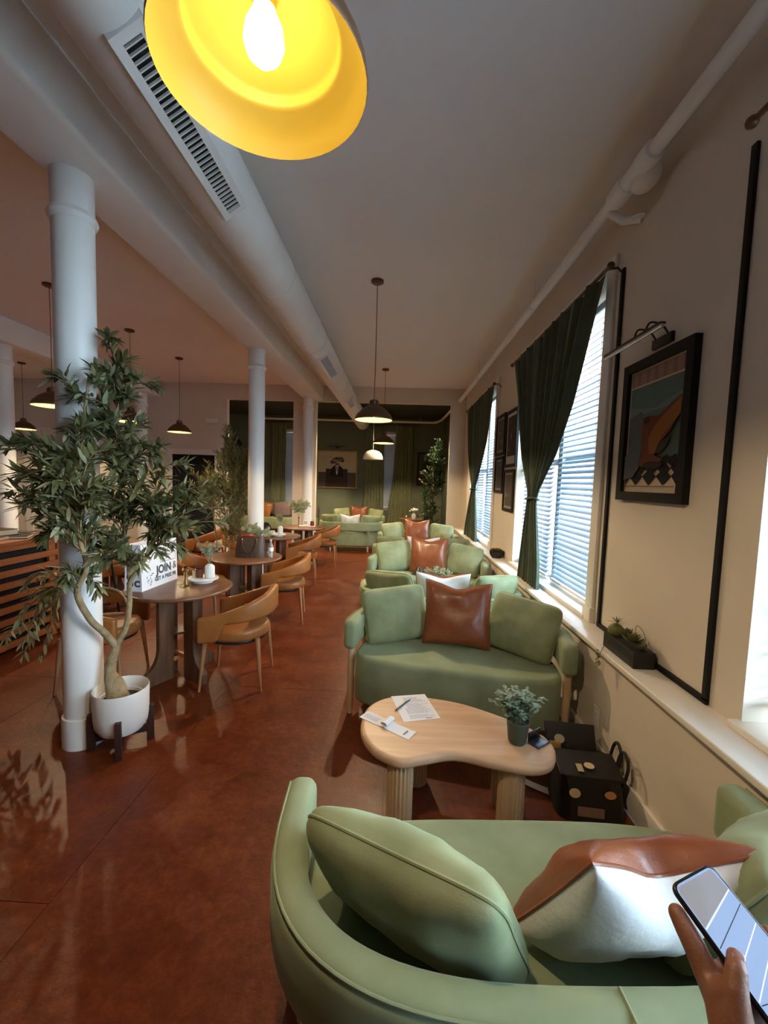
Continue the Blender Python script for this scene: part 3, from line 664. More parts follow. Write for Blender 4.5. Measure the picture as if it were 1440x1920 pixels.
for x_, y_, w_ in ((-1.2, 9.8, 'over the turned-away sofa'), (0.25, 9.8, 'over the ficus corner'), (-3.0, 9.8, 'beside the black doorway')):  # hidden fill lights, added to brighten the green room
    dl = thing('fill_light', 'unseen fill light added behind the header '+w_, 'fill light', (x_, y_, CEIL)); MB().lathe([(0.001, -0.03), (0.085, -0.03), (0.10, -0.022), (0.105, 0.0), (0.001, 0.0)], 28).build('housing', 'white_ceramic', dl); MB().lathe([(0.001, -0.036), (0.07, -0.036), (0.075, -0.030), (0.001, -0.030)], 28).build('diffuser', 'bulb_far', dl)
    lamp_light(dl, (0, 0, -0.07), LAMP_W*6.0, 115)

# ------------------------------------------------------------------ round tables and barrel chairs
def plank_outline():
    # radial x, height z: straight board, scalloped foot flaring outwards
    return [(0.07, 0.0), (0.30, 0.0), (0.305, 0.07), (0.285, 0.095), (0.25, 0.12), (0.215, 0.16), (0.195, 0.21), (0.188, 0.26), (0.188, 0.69), (0.07, 0.69)]
pl = MB().prism(ccw(plank_outline()), -0.022, 0.022, 0.003, 2).move(Matrix.Rotation(R(90), 4, 'X')).mesh('pedestal_leg', 'walnut_leg', True, 30)
top_me = MB().lathe([(0.001, 0.69), (0.372, 0.69), (0.383, 0.694), (0.39, 0.703), (0.39, 0.712), (0.386, 0.718), (0.38, 0.72), (0.001, 0.72)], 56).mesh('table_top', 'walnut')
brace = MB().box((-0.09, -0.012, 0.13), (0.09, 0.012, 0.155)).mesh('brace', 'leg_wood', False)
shelf_me = MB().lathe([(0.001, 0.36), (0.1, 0.36), (0.1, 0.375), (0.001, 0.375)], 16).mesh('collar', 'walnut_leg')
def table(x, y, rz, label):
    t = thing('round_table', label, 'table', (x, y, 0), R(rz), 'round walnut cafe tables')
    obj('table_top', top_me, t)
    for k in range(4): obj('pedestal_leg', pl, t, rot=(0, 0, R(90*k)))
    obj('brace', brace, t, rot=(0, 0, R(0))); obj('brace', brace, t, rot=(0, 0, R(90)), loc=(0, 0, 0.0255)); obj('collar', shelf_me, t)
    return t
table(-1.70, 3.18, 62, 'round walnut table nearest the olive tree, holding the white paper bag')
table(-1.66, 4.50, 45, 'round walnut table holding the brown handbag')
table(-1.86, 6.25, 45, 'round walnut table with the black mushroom lamp and ribbed vase')
table(-1.70, 7.50, 45, 'round walnut table in front of the pale wall pier')
table(-3.65, 5.0, 45, 'round walnut table in the aisle behind the paper bag, partly hidden')
table(-3.65, 6.7, 45, 'round walnut table under the clear hanging pendant')
def chair_meshes():
    hw, d, y0 = 0.262, 0.285, 0.0; n = 34
    arc = super_arc(hw, y0, d, 2.3, n); path = [(-hw+0.004, -0.19), (-hw, -0.13), (-hw, -0.06)]+arc+[(hw, -0.06), (hw, -0.13), (hw-0.004, -0.19)]
    P = [Vector(p) for p in path]; dd = [0]
    for i in range(1, len(P)): dd.append(dd[-1]+(P[i]-P[i-1]).length)
    path = []; j = 0
    for k in range(71):
        t = dd[-1]*k/70*0.99999
        while dd[j+1] < t: j += 1
        v = P[j].lerp(P[j+1], (t-dd[j])/(dd[j+1]-dd[j])); path.append((v.x, v.y))
    L = len(path)-1
    def s_(i): return 1-abs(i/L*2-1)
    def sm(t): t = max(0, min(1, t)); return t*t*(3-2*t)
    zt = lambda i: 0.575+0.19*(0.5*s_(i)+0.5*sm(s_(i)))
    zb = lambda i: 0.385+0.125*sm((s_(i)-0.17)/0.12)+0.065*s_(i)
    bk = band_mesh(path, zb, zt, 0.026, 0.022, 'tan_leather', 'backrest')
    out = [(0.245*math.cos(a)*(1-0.02*math.cos(4*a)), 0.005+0.245*math.sin(a)) for a in [2*math.pi*k/40 for k in range(40)]]
    seat = MB().prism(out, 0.375, 0.468, 0.034, 5).mesh('seat', 'tan_leather', True, 60)
    base = MB().prism([(x*0.9, y*0.9) for x, y in out], 0.355, 0.377, 0.004, 2).mesh('seat_base', 'black_metal')
    legs = [MB().tube([(sx*0.185, sy*0.18+(0.02 if sy > 0 else 0), 0.40), (sx*0.215, sy*0.215+(0.02 if sy > 0 else 0), 0)], [0.019, 0.0095], 12).mesh('leg', 'leg_wood') for sx in (-1, 1) for sy in (-1, 1)]
    return bk, seat, base, legs
CH = chair_meshes()
def chair(x, y, rz, label):
    t = thing('barrel_chair', label, 'chair', (x, y, 0), R(rz), 'tan leather barrel chairs')
    obj('backrest', CH[0], t); obj('seat', CH[1], t); obj('seat_base', CH[2], t)
    for l in CH[3]: obj('leg', l, t)
    return t
chair(-1.23, 3.15, -84, 'tan leather barrel chair nearest the viewer, at the table with the paper bag')
chair(-1.27, 4.60, -80, 'tan leather barrel chair pulled up to the table with the handbag')
chair(-1.46, 6.28, -80, 'tan leather barrel chair at the table with the black mushroom lamp')
chair(-1.36, 7.70, -85, 'tan leather barrel chair furthest back, beside the turned-away sofa')
chair(-2.20, 3.02, 98, 'tan leather barrel chair behind the olive tree trunk')
chair(-2.12, 4.45, 95, 'tan leather barrel chair on the column side of the handbag table')
chair(-2.34, 6.25, 95, 'tan leather barrel chair on the column side of the mushroom lamp table')
chair(-3.15, 4.95, -85, 'tan leather barrel chair showing above the white paper bag')
chair(-3.62, 4.45, 180, 'tan leather barrel chair between the counter and the olive tree')
chair(-3.15, 6.7, -90, 'tan leather barrel chair by the black doorway')

# ------------------------------------------------------------------ kidney coffee tables
kid = closed_curve([(-0.144, 1.985), (-0.118, 2.13), (-0.02, 2.23), (0.12, 2.262), (0.38, 2.21), (0.62, 2.07), (0.735, 1.965), (0.768, 1.86), (0.72, 1.745), (0.62, 1.702), (0.47, 1.726), (0.30, 1.772), (0.16, 1.735), (0.05, 1.705), (-0.06, 1.765), (-0.125, 1.87)], 5)
KC = (0.31, 1.97)
kid = ccw([(x-KC[0], y-KC[1]) for x, y in kid])
kid_me = MB().prism(kid, 0.352, 0.40, 0.02, 5).mesh('table_top', 'oak', True, 60)
kleg = MB().lathe([(0.056, 0), (0.056, 0.352)], 120, flute=(0.06, 20)).mesh('fluted_leg', 'oak_leg', True, 60)
def coffee(x, y, rz, label):
    t = thing('coffee_table', label, 'coffee table', (x, y, 0), R(rz), 'kidney-shaped oak coffee tables')
    obj('table_top', kid_me, t)
    for a, b in ((-0.255, -0.19), (-0.16, 0.15), (0.245, -0.185), (0.27, 0.02)): obj('fluted_leg', kleg, t, loc=(a, b, 0))
    return t
coffee(KC[0], KC[1], 0, 'kidney-shaped oak coffee table with papers and a potted eucalyptus')
coffee(0.36, 4.42, 0, 'oak coffee table with the small black cone lamp, mostly hidden by sofas')

def slab(name, pts, z0, th, mats, label, cat, group=None):
    return tag(MB().prism(ccw(pts), z0, z0+th).build(name, mats, smooth=False), label, cat, group)
def lerp(a, b, t): return (a[0]+(b[0]-a[0])*t, a[1]+(b[1]-a[1])*t)
def quad_at(c, u, v): return lerp(lerp(c[0], c[1], u), lerp(c[3], c[2], u), v)
TZ = 0.4005
pc = [(0.002, 2.232), (0.193, 2.275), (0.259, 2.041), (0.07, 1.990)]
pap = thing('paper_sheet', 'printed sheet of white paper under a pen on the coffee table', 'paper')
MB().prism(ccw(pc), TZ, TZ+0.0012).build('sheet', 'paper', pap, smooth=False)
def print_block(par, c, rows, z, m='ink_faint', seed=1, name='print_line'):
    rnd = random.Random(seed); mb = MB()
    for u0, u1, v0, v1 in rows:
        q = [quad_at(c, u0, v0), quad_at(c, u1, v0), quad_at(c, u1, v1), quad_at(c, u0, v1)]
        mb.prism(ccw(q), z, z+0.0003)
    o = mb.build(name, m, par, smooth=False); o['kind'] = 'stuff'; return o
rnd = random.Random(3); rows = []
v = 0.10
while v < 0.93:
    u = 0.30 if v < 0.5 else 0.22
    end = rnd.uniform(0.65, 0.93)
    while u < end: wd = rnd.uniform(0.03, 0.09); rows.append((u, min(u+wd, end), v, v+0.011)); u += wd+0.014
    v += 0.024 if not (0.28 < v < 0.32 or 0.72 < v < 0.76) else 0.06
print_block(pap, pc, rows, TZ+0.0012)
print_block(pap, pc, [(0.62, 0.8, 0.94, 0.965)], TZ+0.0012, 'p_pink')
pen = thing('pen', 'dark ballpoint pen lying across the printed sheet', 'pen')
MB().tube([(0.033, 2.088, TZ+0.006), (0.105, 2.20, TZ+0.006)], 0.0042, 10).build('barrel', 'p_grey', pen); MB().tube([(0.033, 2.088, TZ+0.006), (0.026, 2.077, TZ+0.005)], [0.0042, 0.0008], 10).build('tip', 'p_black', pen); MB().tube([(0.09, 2.176, TZ+0.011), (0.106, 2.201, TZ+0.011)], 0.0013, 6).build('clip', 'chrome', pen)
# curled till receipt
A, B = Vector((-0.135, 2.045)), Vector((0.11, 1.878)); dr = (B-A).normalized(); nr = Vector((-dr.y, dr.x)); LL = (B-A).length
def rec(off):
    def g(u, v):
        s_ = u*LL*1.18; x = s_; z = 0.0
        # the strip loops up over itself in the middle
        k = (u-0.5)/0.13
        x = u*LL - 0.035*math.sin(math.pi*max(-1, min(1, k))) if abs(k) < 1 else u*LL
        z = 0.012*(1+math.cos(math.pi*k)) if abs(k) < 1 else 0.0
        p = A+dr*x+nr*((v-0.5)*0.072+ (0.006*math.cos(math.pi*k/2) if abs(k) < 1 else 0)); return (p.x, p.y, TZ+0.0008+z+0.003*max(0, u-0.9)*10*(v)+off)
    return g
rc = thing('receipt', 'long curled white till receipt on the coffee table', 'receipt')
MB().sheet(rec(0), rec(0.0006), 60, 3).build('strip', 'paper', rc, ang=80)
rcq = [tuple(A+nr*-0.036), tuple(B+nr*-0.036), tuple(B+nr*0.036), tuple(A+nr*0.036)]
rows = [(0.04+0.018*i, 0.048+0.018*i, 0.2+0.1*(i % 3 == 0), 0.8-0.2*((i*7) % 3 == 1)) for i in range(16)]
print_block(rc, rcq, rows, TZ+0.0016)
print_block(rc, rcq, [(0.855, 0.875, 0.22, 0.8), (0.885, 0.892, 0.3, 0.7)], TZ+0.0016, 'ink', name='print_mark')

def leaf_me(name, L, W, material, fold=0.25, curl=0.15, seg=4):
    mb = MB(); vs = []; 
    for k in range(seg+1):
        t = k/seg; wd = W/2*math.sin(math.pi*min(1, t*0.94+0.06))**0.8 if 0 < k < seg else 0.0006; zc = -curl*L*t*t
        vs += [(-wd, L*t, zc+fold*wd), (0, L*t, zc), (wd, L*t, zc+fold*wd)]
    fs = []
    for k in range(seg):
        a = k*3; fs += [(a, a+1, a+4, a+3), (a+1, a+2, a+5, a+4)]
    return mb.add(vs, fs).mesh(name, material, True, 80)
def leaf_matrix(p, d, up, s=1.0):
    d = Vector(d).normalized(); up = Vector(up); x = d.cross(up)
    x = x.normalized() if x.length > 1e-4 else Vector((1, 0, 0)); z = x.cross(d)
    return Matrix(((x.x*s, d.x*s, z.x*s, p[0]), (x.y*s, d.y*s, z.y*s, p[1]), (x.z*s, d.z*s, z.z*s, p[2]), (0, 0, 0, 1)))
def join_leaves(name, me, mats, mtxs, parent, kind='stuff'):
    mb = MB(); V = [v.co.copy() for v in me.vertices]; Fc = [tuple(p.vertices) for p in me.polygons]
    for m in mtxs: mb.add([m @ v for v in V], Fc)
    nm = bpy.data.meshes.new(name); nm.from_pydata(mb.v, [], mb.f); nm.materials.append(M[mats]); nm.shade_smooth()
    o = obj(name, nm, parent); 
    if kind: o['kind'] = kind
    return o
# potted eucalyptus on the coffee table
ep = thing('potted_eucalyptus', 'small eucalyptus in a grey-green pot on the coffee table', 'plant', (0.60, 1.878, TZ))
MB().lathe([(0.001, 0), (0.036, 0), (0.042, 0.01), (0.052, 0.105), (0.049, 0.107), (0.044, 0.095), (0.001, 0.092)], 28).build('pot', 'euca_pot', ep)
rnd = random.Random(5); lm_ = []; stem = MB()
for k in range(46):
    a = rnd.uniform(0, 6.283); sp = rnd.uniform(0.02, 0.13); h = rnd.uniform(0.10, 0.17)*(1-0.3*sp/0.13); p0 = Vector((0.02*math.cos(a), 0.02*math.sin(a), 0.085)); p2 = Vector((sp*math.cos(a), sp*math.sin(a), 0.095+h)); p1 = (p0+p2)/2+Vector((0, 0, 0.02))
    P = smooth_path([p0, p1, p2], 5); stem.tube(P, 0.0011, 4)
    for i in range(3, len(P)):
        for q in range(3):
            b = rnd.uniform(0, 6.283); lm_.append(leaf_matrix(P[i], (math.cos(b), math.sin(b), rnd.uniform(-0.2, 0.9)), (0, 0, 1), rnd.uniform(0.7, 1.2)))
stem.build('stems', 'leaf_euca', ep)['kind'] = 'stuff'
join_leaves('foliage', leaf_me('leaf', 0.022, 0.017, 'leaf_euca', 0.2, 0.1, 3), 'leaf_euca', lm_, ep)
tg = thing('card_holder', 'dark glossy card stand beside the eucalyptus pot', 'card stand', (0.70, 1.875, TZ), R(38))
MB().box((-0.045, -0.03, 0), (0.045, 0.03, 0.008), 0.002).build('base_plate', 'blue_gloss', tg); MB().box((-0.045, 0.022, 0.008), (0.045, 0.03, 0.05), 0.002).build('upright_panel', 'phone_black', tg)

# ------------------------------------------------------------------ olive tree in the footed pot
def stalk(mb, pts, r0, r1, n=8, k=6):
    P = smooth_path(pts, k); L = len(P)-1; mb.tube(P, [r0+(r1-r0)*i/L for i in range(L+1)], n); return P
ot = thing('olive_tree', 'tall olive tree with a twisted trunk in a white footed pot', 'plant', (-1.58, 2.29, 0))
MB().lathe([(0.001, 0.09), (0.075, 0.09), (0.115, 0.105), (0.136, 0.14), (0.143, 0.19), (0.146, 0.345), (0.143, 0.352), (0.137, 0.345), (0.133, 0.27), (0.001, 0.26)], 40).build('pot', 'ceramic', ot)
MB().lathe([(0.112, 0.262), (0.118, 0.296), (0.112, 0.300), (0.106, 0.294), (0.104, 0.268)], 36, closed=True).build('nursery_rim', 'white_ceramic', ot)
MB().lathe([(0.001, 0.285), (0.06, 0.284), (0.105, 0.277), (0.105, 0.265), (0.001, 0.26)], 30).build('moss', 'soil', ot)
st_leg = MB().box((0.128, -0.016, 0), (0.168, 0.016, 0.215), 0.002).mesh('stand_leg', 'dark_wood'); 
for a in (-62, 28, 118, 208): obj('stand_leg', st_leg, ot, rot=(0, 0, R(a)))
MB().box((-0.128, -0.016, 0.055), (0.128, 0.016, 0.088)).build('stand_bar', 'dark_wood', ot, rot=(0, 0, R(28))); MB().box((-0.128, -0.016, 0.04), (0.128, 0.016, 0.054)).build('stand_bar', 'dark_wood', ot, rot=(0, 0, R(118)))
O = Vector((-1.58, 2.29, 0))
def W(x, y, z): return Vector((x, y, z))-O
tr = MB()
tr.tube([W(-1.59, 2.29, 0.265), W(-1.60, 2.285, 0.30), W(-1.62, 2.285, 0.36), W(-1.62, 2.29, 0.41)], [0.058, 0.056, 0.046, 0.03], 14)
trunk = stalk(tr, [W(-1.60, 2.28, 0.27), W(-1.63, 2.27, 0.40), W(-1.635, 2.29, 0.49), W(-1.612, 2.30, 0.60)], 0.036, 0.02, 12)
stalk(tr, [W(-1.575, 2.30, 0.27), W(-1.60, 2.31, 0.36), W(-1.655, 2.30, 0.44), W(-1.63, 2.28, 0.53), W(-1.61, 2.30, 0.60)], 0.028, 0.016, 10)
tr.build('trunk', 'bark', ot)
bl = MB(); left = stalk(bl, [W(-1.615, 2.30, 0.59), W(-1.635, 2.23, 0.70), W(-1.65, 2.15, 0.80), W(-1.655, 2.07, 0.97), W(-1.585, 2.05, 1.11), W(-1.615, 2.05, 1.26), W(-1.63, 2.06, 1.5), W(-1.63, 2.1, 1.8), W(-1.62, 2.14, 2.1)], 0.021, 0.006, 10)
br = MB(); right = stalk(br, [W(-1.613, 2.30, 0.59), W(-1.56, 2.31, 0.70), W(-1.535, 2.31, 0.85), W(-1.525, 2.30, 0.97), W(-1.47, 2.30, 1.06), W(-1.42, 2.33, 1.16), W(-1.40, 2.36, 1.32), W(-1.42, 2.38, 1.5)], 0.018, 0.006, 10)
cb = MB(); mid_ = stalk(cb, [W(-1.525, 2.30, 0.98), W(-1.56, 2.33, 1.15), W(-1.60, 2.35, 1.4), W(-1.61, 2.34, 1.8), W(-1.60, 2.32, 2.2)], 0.012, 0.004, 8)
rnd = random.Random(21)
ends = []
def crown(n, cx, cy, cz, rx, ry, rz, b):
    for k in range(n):
        a = rnd.uniform(0, 6.283); q = math.acos(rnd.uniform(-1, 1)); rr = rnd.random()**0.33
        ends.append(((cx+rx*rr*math.sin(q)*math.cos(a), cy+ry*rr*math.sin(q)*math.sin(a), cz+rz*rr*math.cos(q)), b))
crown(26, -1.66, 2.05, 1.55, 0.24, 0.22, 0.36, 'l'); crown(10, -1.84, 2.04, 1.62, 0.16, 0.12, 0.28, 'l'); crown(22, -1.47, 2.24, 1.62, 0.26, 0.24, 0.34, 'm'); crown(10, -1.60, 2.2, 1.98, 0.16, 0.16, 0.24, 'm'); crown(14, -1.30, 2.28, 1.36, 0.18, 0.2, 0.24, 'r'); crown(6, -1.52, 2.08, 1.18, 0.2, 0.1, 0.14, 'r')
ends += [((-1.622, 2.3, 2.34), 'm'), ((-1.50, 2.25, 2.2), 'm'), ((-1.43, 2.4, 2.12), 'm'), ((-1.78, 2.12, 2.08), 'l'), ((-1.98, 2.06, 1.72), 'l'), ((-1.93, 2.0, 1.5), 'l'), ((-1.90, 2.02, 1.42), 'l'), ((-1.22, 2.35, 1.66), 'm'), ((-1.08, 2.35, 1.54), 'r'), ((-1.02, 2.4, 1.42), 'r'), ((-1.04, 2.45, 1.33), 'r'), ((-1.12, 2.3, 1.46), 'r'), ((-1.2, 2.25, 1.2), 'r'), ((-1.15, 2.3, 1.28), 'r'), ((-1.58, 2.12, 0.98), 'l2'), ((-1.66, 2.0, 1.04), 'l2')]
droop = [((-2.42, 2.55, 0.62), 'd'), ((-2.36, 2.5, 0.42), 'd'), ((-2.22, 2.48, 0.44), 'd'), ((-2.38, 2.55, 0.86), 'd'), ((-2.30, 2.45, 0.54), 'd'), ((-2.48, 2.5, 0.52), 'd'), ((-2.25, 2.5, 0.66), 'd')]
behind = stalk(br, [W(-1.56, 2.33, 0.72), W(-1.62, 2.42, 0.80), W(-1.76, 2.52, 0.86), W(-1.95, 2.52, 0.87), W(-2.08, 2.5, 0.86)], 0.008, 0.005, 8)
LM = leaf_me('leaf', 0.080, 0.021, 'leaf_olive', 0.2, 0.12, 4); LP = leaf_me('leaf', 0.085, 0.02, 'leaf_pale', 0.2, 0.12, 4)
leaves, tw = [], MB()
for m_ in (bl, br, cb): m_.build('branch', 'bark', ot)
for end, b in ends+droop:
    src = {'l': left[27:], 'r': right[22:], 'm': mid_[6:], 'r2': right[12:18], 'l2': left[20:24], 'd': behind[-6:]}[b]
    e = Vector(end)-O; p0 = min(src, key=lambda q: (q-e).length + abs(q.z-(e.z-0.22))*0.8)
    sag = Vector((0, 0, 0.07 if b != 'd' else 0.10)); md = (p0+e)/2+sag+Vector((rnd.uniform(-.03, .03), rnd.uniform(-.03, .03), 0))
    P = smooth_path([p0, md, e], 8); L = len(P)-1; tw.tube(P, [0.004-0.0025*i/L for i in range(L+1)], 5)
    for i in range(3, L+1):
        t = (P[min(i+1, L)]-P[i-1]).normalized()
        for q in range(3 if b != 'd' else 2):
            ax = t.cross(Vector((rnd.uniform(-1, 1), rnd.uniform(-1, 1), rnd.uniform(-1, 1)))).normalized()
            d = t*rnd.uniform(0.5, 1.1)+ax*rnd.uniform(0.6, 1.0)+Vector((0, 0, 0.12 if b != 'd' else -0.35))
            leaves.append((P[i].y, leaf_matrix(P[i]+Vector((0, 0, rnd.uniform(-0.01, 0.01))), d, (rnd.uniform(-.5, .5), rnd.uniform(-.5, .5), 1), rnd.uniform(0.7, 1.2)), b == 'd' or rnd.random() < 0.12))
    leaves.append((e.y, leaf_matrix(e, t, (0, 0, 1), 0.8), b == 'd'))
tw.build('twigs', 'bark', ot)['kind'] = 'stuff'
leaves.sort(key=lambda q: q[0])
for y_, m_, pale in leaves[:290]: obj('leaf', LP if pale else LM, ot, mtx=m_)
join_leaves('foliage', LM, 'leaf_olive', [m_ for _, m_, p in leaves[290:] if not p], ot); join_leaves('foliage', LP, 'leaf_pale', [m_ for _, m_, p in leaves[290:] if p], ot)
om = MB().sphere((0, 0, 0), 0.010, 10, 7, sz=1.3).mesh('olive_fruit', 'p_black')
for p in ((-1.8, 2.02, 1.2), (-1.77, 2.05, 1.1), (-1.66, 2.08, 1.08), (-1.70, 2.05, 1.0), (-1.62, 2.1, 1.02)): obj('olive_fruit', om, ot, loc=Vector(p)-O)

def bushy(name, label, loc, trunk_pts, crown, nleaf, leafm, lm_, seed, pot=None, twig='bark', lift=0.3):
    t = thing(name, label, 'plant', loc); rnd = random.Random(seed)
    tb = MB()
    for pts, r0, r1 in trunk_pts: tb2 = MB(); stalk(tb2, pts, r0, r1, 8); tb2.build('trunk', twig, t)
    if pot: MB().lathe(pot, 28).build('pot', 'ceramic', t)
    mt = []; tws = MB(); per = 14
    for k in range(nleaf//per):
        c, rx, rz = rnd.choice(crown); a = rnd.uniform(0, 6.283); b = math.acos(rnd.uniform(-0.8, 1)); rr = rnd.random()**0.4
        e = Vector(c)+Vector((rx*rr*math.sin(b)*math.cos(a), rx*rr*math.sin(b)*math.sin(a), rz*rr*math.cos(b)))
        s = Vector(c)*0.5+e*0.5; s.x = c[0]+(e.x-c[0])*0.35; s.y = c[1]+(e.y-c[1])*0.35; s.z = e.z-0.14-0.1*rnd.random()
        P = smooth_path([s, (s+e)/2+Vector((0, 0, 0.03)), e], 4); tws.tube(P, 0.0022, 4)
        for q in range(per):
            p = P[min(len(P)-1, 1+int(rnd.random()*len(P)))]; d = (e-s).normalized()*0.8+Vector((rnd.uniform(-1, 1), rnd.uniform(-1, 1), rnd.uniform(-0.4, 1)*lift*2))
            mt.append(leaf_matrix(p, d, (rnd.uniform(-.6, .6), rnd.uniform(-.6, .6), 1), rnd.uniform(0.7, 1.25)))
    tws.build('twigs', twig, t)['kind'] = 'stuff'
    join_leaves('foliage', lm_, leafm, mt, t)
    return t
bushy('potted_bamboo', 'feathery yellow-green indoor tree beside the second column', (-2.36, 5.55, 0),
      [([(0, 0, 0.3), (0.03, 0, 0.8), (-0.02, 0.02, 1.4), (0, 0, 2.0)], 0.016, 0.005), ([(0.04, 0.03, 0.3), (0.1, 0.02, 0.9), (0.2, 0, 1.5)], 0.013, 0.004), ([(-0.04, 0, 0.3), (-0.12, 0, 0.9), (-0.2, 0, 1.45)], 0.013, 0.004)],
      [((0.0, 0, 1.45), 0.28, 0.35), ((0.18, 0, 1.35), 0.25, 0.35), ((-0.2, 0, 1.5), 0.25, 0.32), ((0.05, 0, 1.9), 0.16, 0.38), ((0.1, 0, 1.0), 0.25, 0.3), ((0.25, 0, 1.75), 0.18, 0.25)], 4600, 'leaf_bamboo', leaf_me('leaf', 0.08, 0.015, 'leaf_bamboo', 0.2, 0.2, 3), 31,
      [(0.001, 0), (0.12, 0), (0.15, 0.28), (0.15, 0.36), (0.14, 0.36), (0.13, 0.3), (0.001, 0.3)])
bushy('potted_ficus', 'dark leafy ficus tree in the corner of the green room', (0.86, 10.2, 0),
      [([(0, 0, 0.3), (0.02, 0, 0.9), (0, 0.02, 1.6), (0, 0, 2.3)], 0.025, 0.006), ([(0.02, 0, 0.8), (-0.2, -0.05, 1.2)], 0.01, 0.004)],
      [((0.0, 0, 1.9), 0.34, 0.5), ((-0.15, -0.1, 1.35), 0.36, 0.38), ((-0.12, -0.1, 0.85), 0.34, 0.3), ((0.08, 0, 2.3), 0.22, 0.35)], 1500, 'leaf_ficus', leaf_me('leaf', 0.085, 0.038, 'leaf_ficus', 0.2, 0.25, 3), 41,
      [(0.001, 0), (0.14, 0), (0.17, 0.3), (0.17, 0.38), (0.16, 0.38), (0.15, 0.32), (0.001, 0.32)], lift=0.1)

# ------------------------------------------------------------------ things on the cafe tables
Z = 0.7205
def sprigs(par, base, n, h, spread, lm_, leafm, seed, steps=7, stemr=0.0012, per=2):
    rnd = random.Random(seed); mt = []; sb = MB()
    for k in range(n):
        a = rnd.uniform(0, 6.283); p2 = Vector(base)+Vector((spread*rnd.uniform(.4, 1)*math.cos(a), spread*rnd.uniform(.4, 1)*math.sin(a), h*rnd.uniform(0.7, 1))); p1 = (Vector(base)+p2)/2+Vector((0, 0, h*0.15))
        P = smooth_path([base, p1, p2], steps); sb.tube(P, stemr, 4)
        for i in range(len(P)//3, len(P)):
            for q in range(per):
                t = (P[min(i+1, len(P)-1)]-P[i-1]).normalized(); sd = t.cross(Vector((rnd.uniform(-1, 1), 1, 0.2))).normalized()*(1 if q % 2 else -1)
                mt.append(leaf_matrix(P[i], t*0.5+sd+Vector((0, 0, .1)), (rnd.uniform(-.3, .3), -1, .6), rnd.uniform(.7, 1.2)))
    sb.build('stems', leafm, par)['kind'] = 'stuff'; join_leaves('foliage', lm_, leafm, mt, par)
def cake_stand(x, y, label):
    t = thing('tray_stand', label, 'tray', (x, y, Z)); MB().lathe([(0.001, 0), (0.075, 0), (0.078, 0.004), (0.07, 0.018), (0.105, 0.022), (0.118, 0.028), (0.118, 0.038), (0.112, 0.038), (0.108, 0.031), (0.001, 0.030)], 40).build('dish', 'white_ceramic', t); return t
def ribbed_vase(x, y, z, label, seed, lm_, leafm, h=0.12, n=7, sh=0.22, spread=0.1):
    t = thing('ribbed_vase', label, 'vase', (x, y, z))
    MB().lathe([(0.001, 0), (0.034, 0), (0.038, 0.006), (0.038, h*0.78), (0.034, h*0.88), (0.02, h*0.95), (0.018, h), (0.014, h), (0.013, h*0.9), (0.001, h*0.85)], 84, flute=(0.03, 14)).build('vase_body', 'white_ceramic', t, ang=80)
    sprigs(t, (0, 0, h*0.9), n, sh, spread, lm_, leafm, seed); return t
def jar(x, y, z, label, r, h, body, lid): 
    t = thing('jar', label, 'jar', (x, y, z)); MB().lathe([(0.001, 0), (r*0.95, 0), (r, 0.004), (r, h*0.8), (r*0.9, h*0.86), (0.001, h*0.86)], 24).build('glass_body', body, t); MB().lathe([(r*0.92, h*0.84), (r*0.92, h), (0.001, h)], 24).build('lid', lid, t); return t
fern = leaf_me('leaf', 0.024, 0.007, 'leaf_euca', 0.1, 0.1, 3); rose = leaf_me('leaf', 0.03, 0.016, 'leaf_pale', 0.2, 0.2, 3)
cake_stand(-1.585, 3.33, 'round white tray on a foot beside the paper bag')
ribbed_vase(-1.545, 3.36, Z+0.0315, 'white ribbed vase with fern sprigs beside the paper bag', 61, fern, 'leaf_euca', 0.115, 7, 0.19, 0.11)
jar(-1.625, 3.35, Z+0.0315, 'dark red jar on the tray beside the paper bag', 0.026, 0.085, 'p_rust', 'p_black')
jar(-1.675, 3.37, Z+0.0315, 'small clear jar on the tray beside the paper bag', 0.022, 0.06, 'sticker_cream', 'brass')
cs = thing('brass_candlestick', 'brass candlestick on the nearest round table', 'candlestick', (-1.645, 3.16, Z))
MB().lathe([(0.001, 0), (0.047, 0), (0.047, 0.006), (0.03, 0.012), (0.016, 0.02), (0.0145, 0.12), (0.022, 0.128), (0.026, 0.134), (0.026, 0.15), (0.001, 0.15)], 32).build('stick', 'brass', cs); MB().lathe([(0.012, 0.15), (0.012, 0.165), (0.001, 0.166)], 16).build('wick_cup', 'p_black', cs)
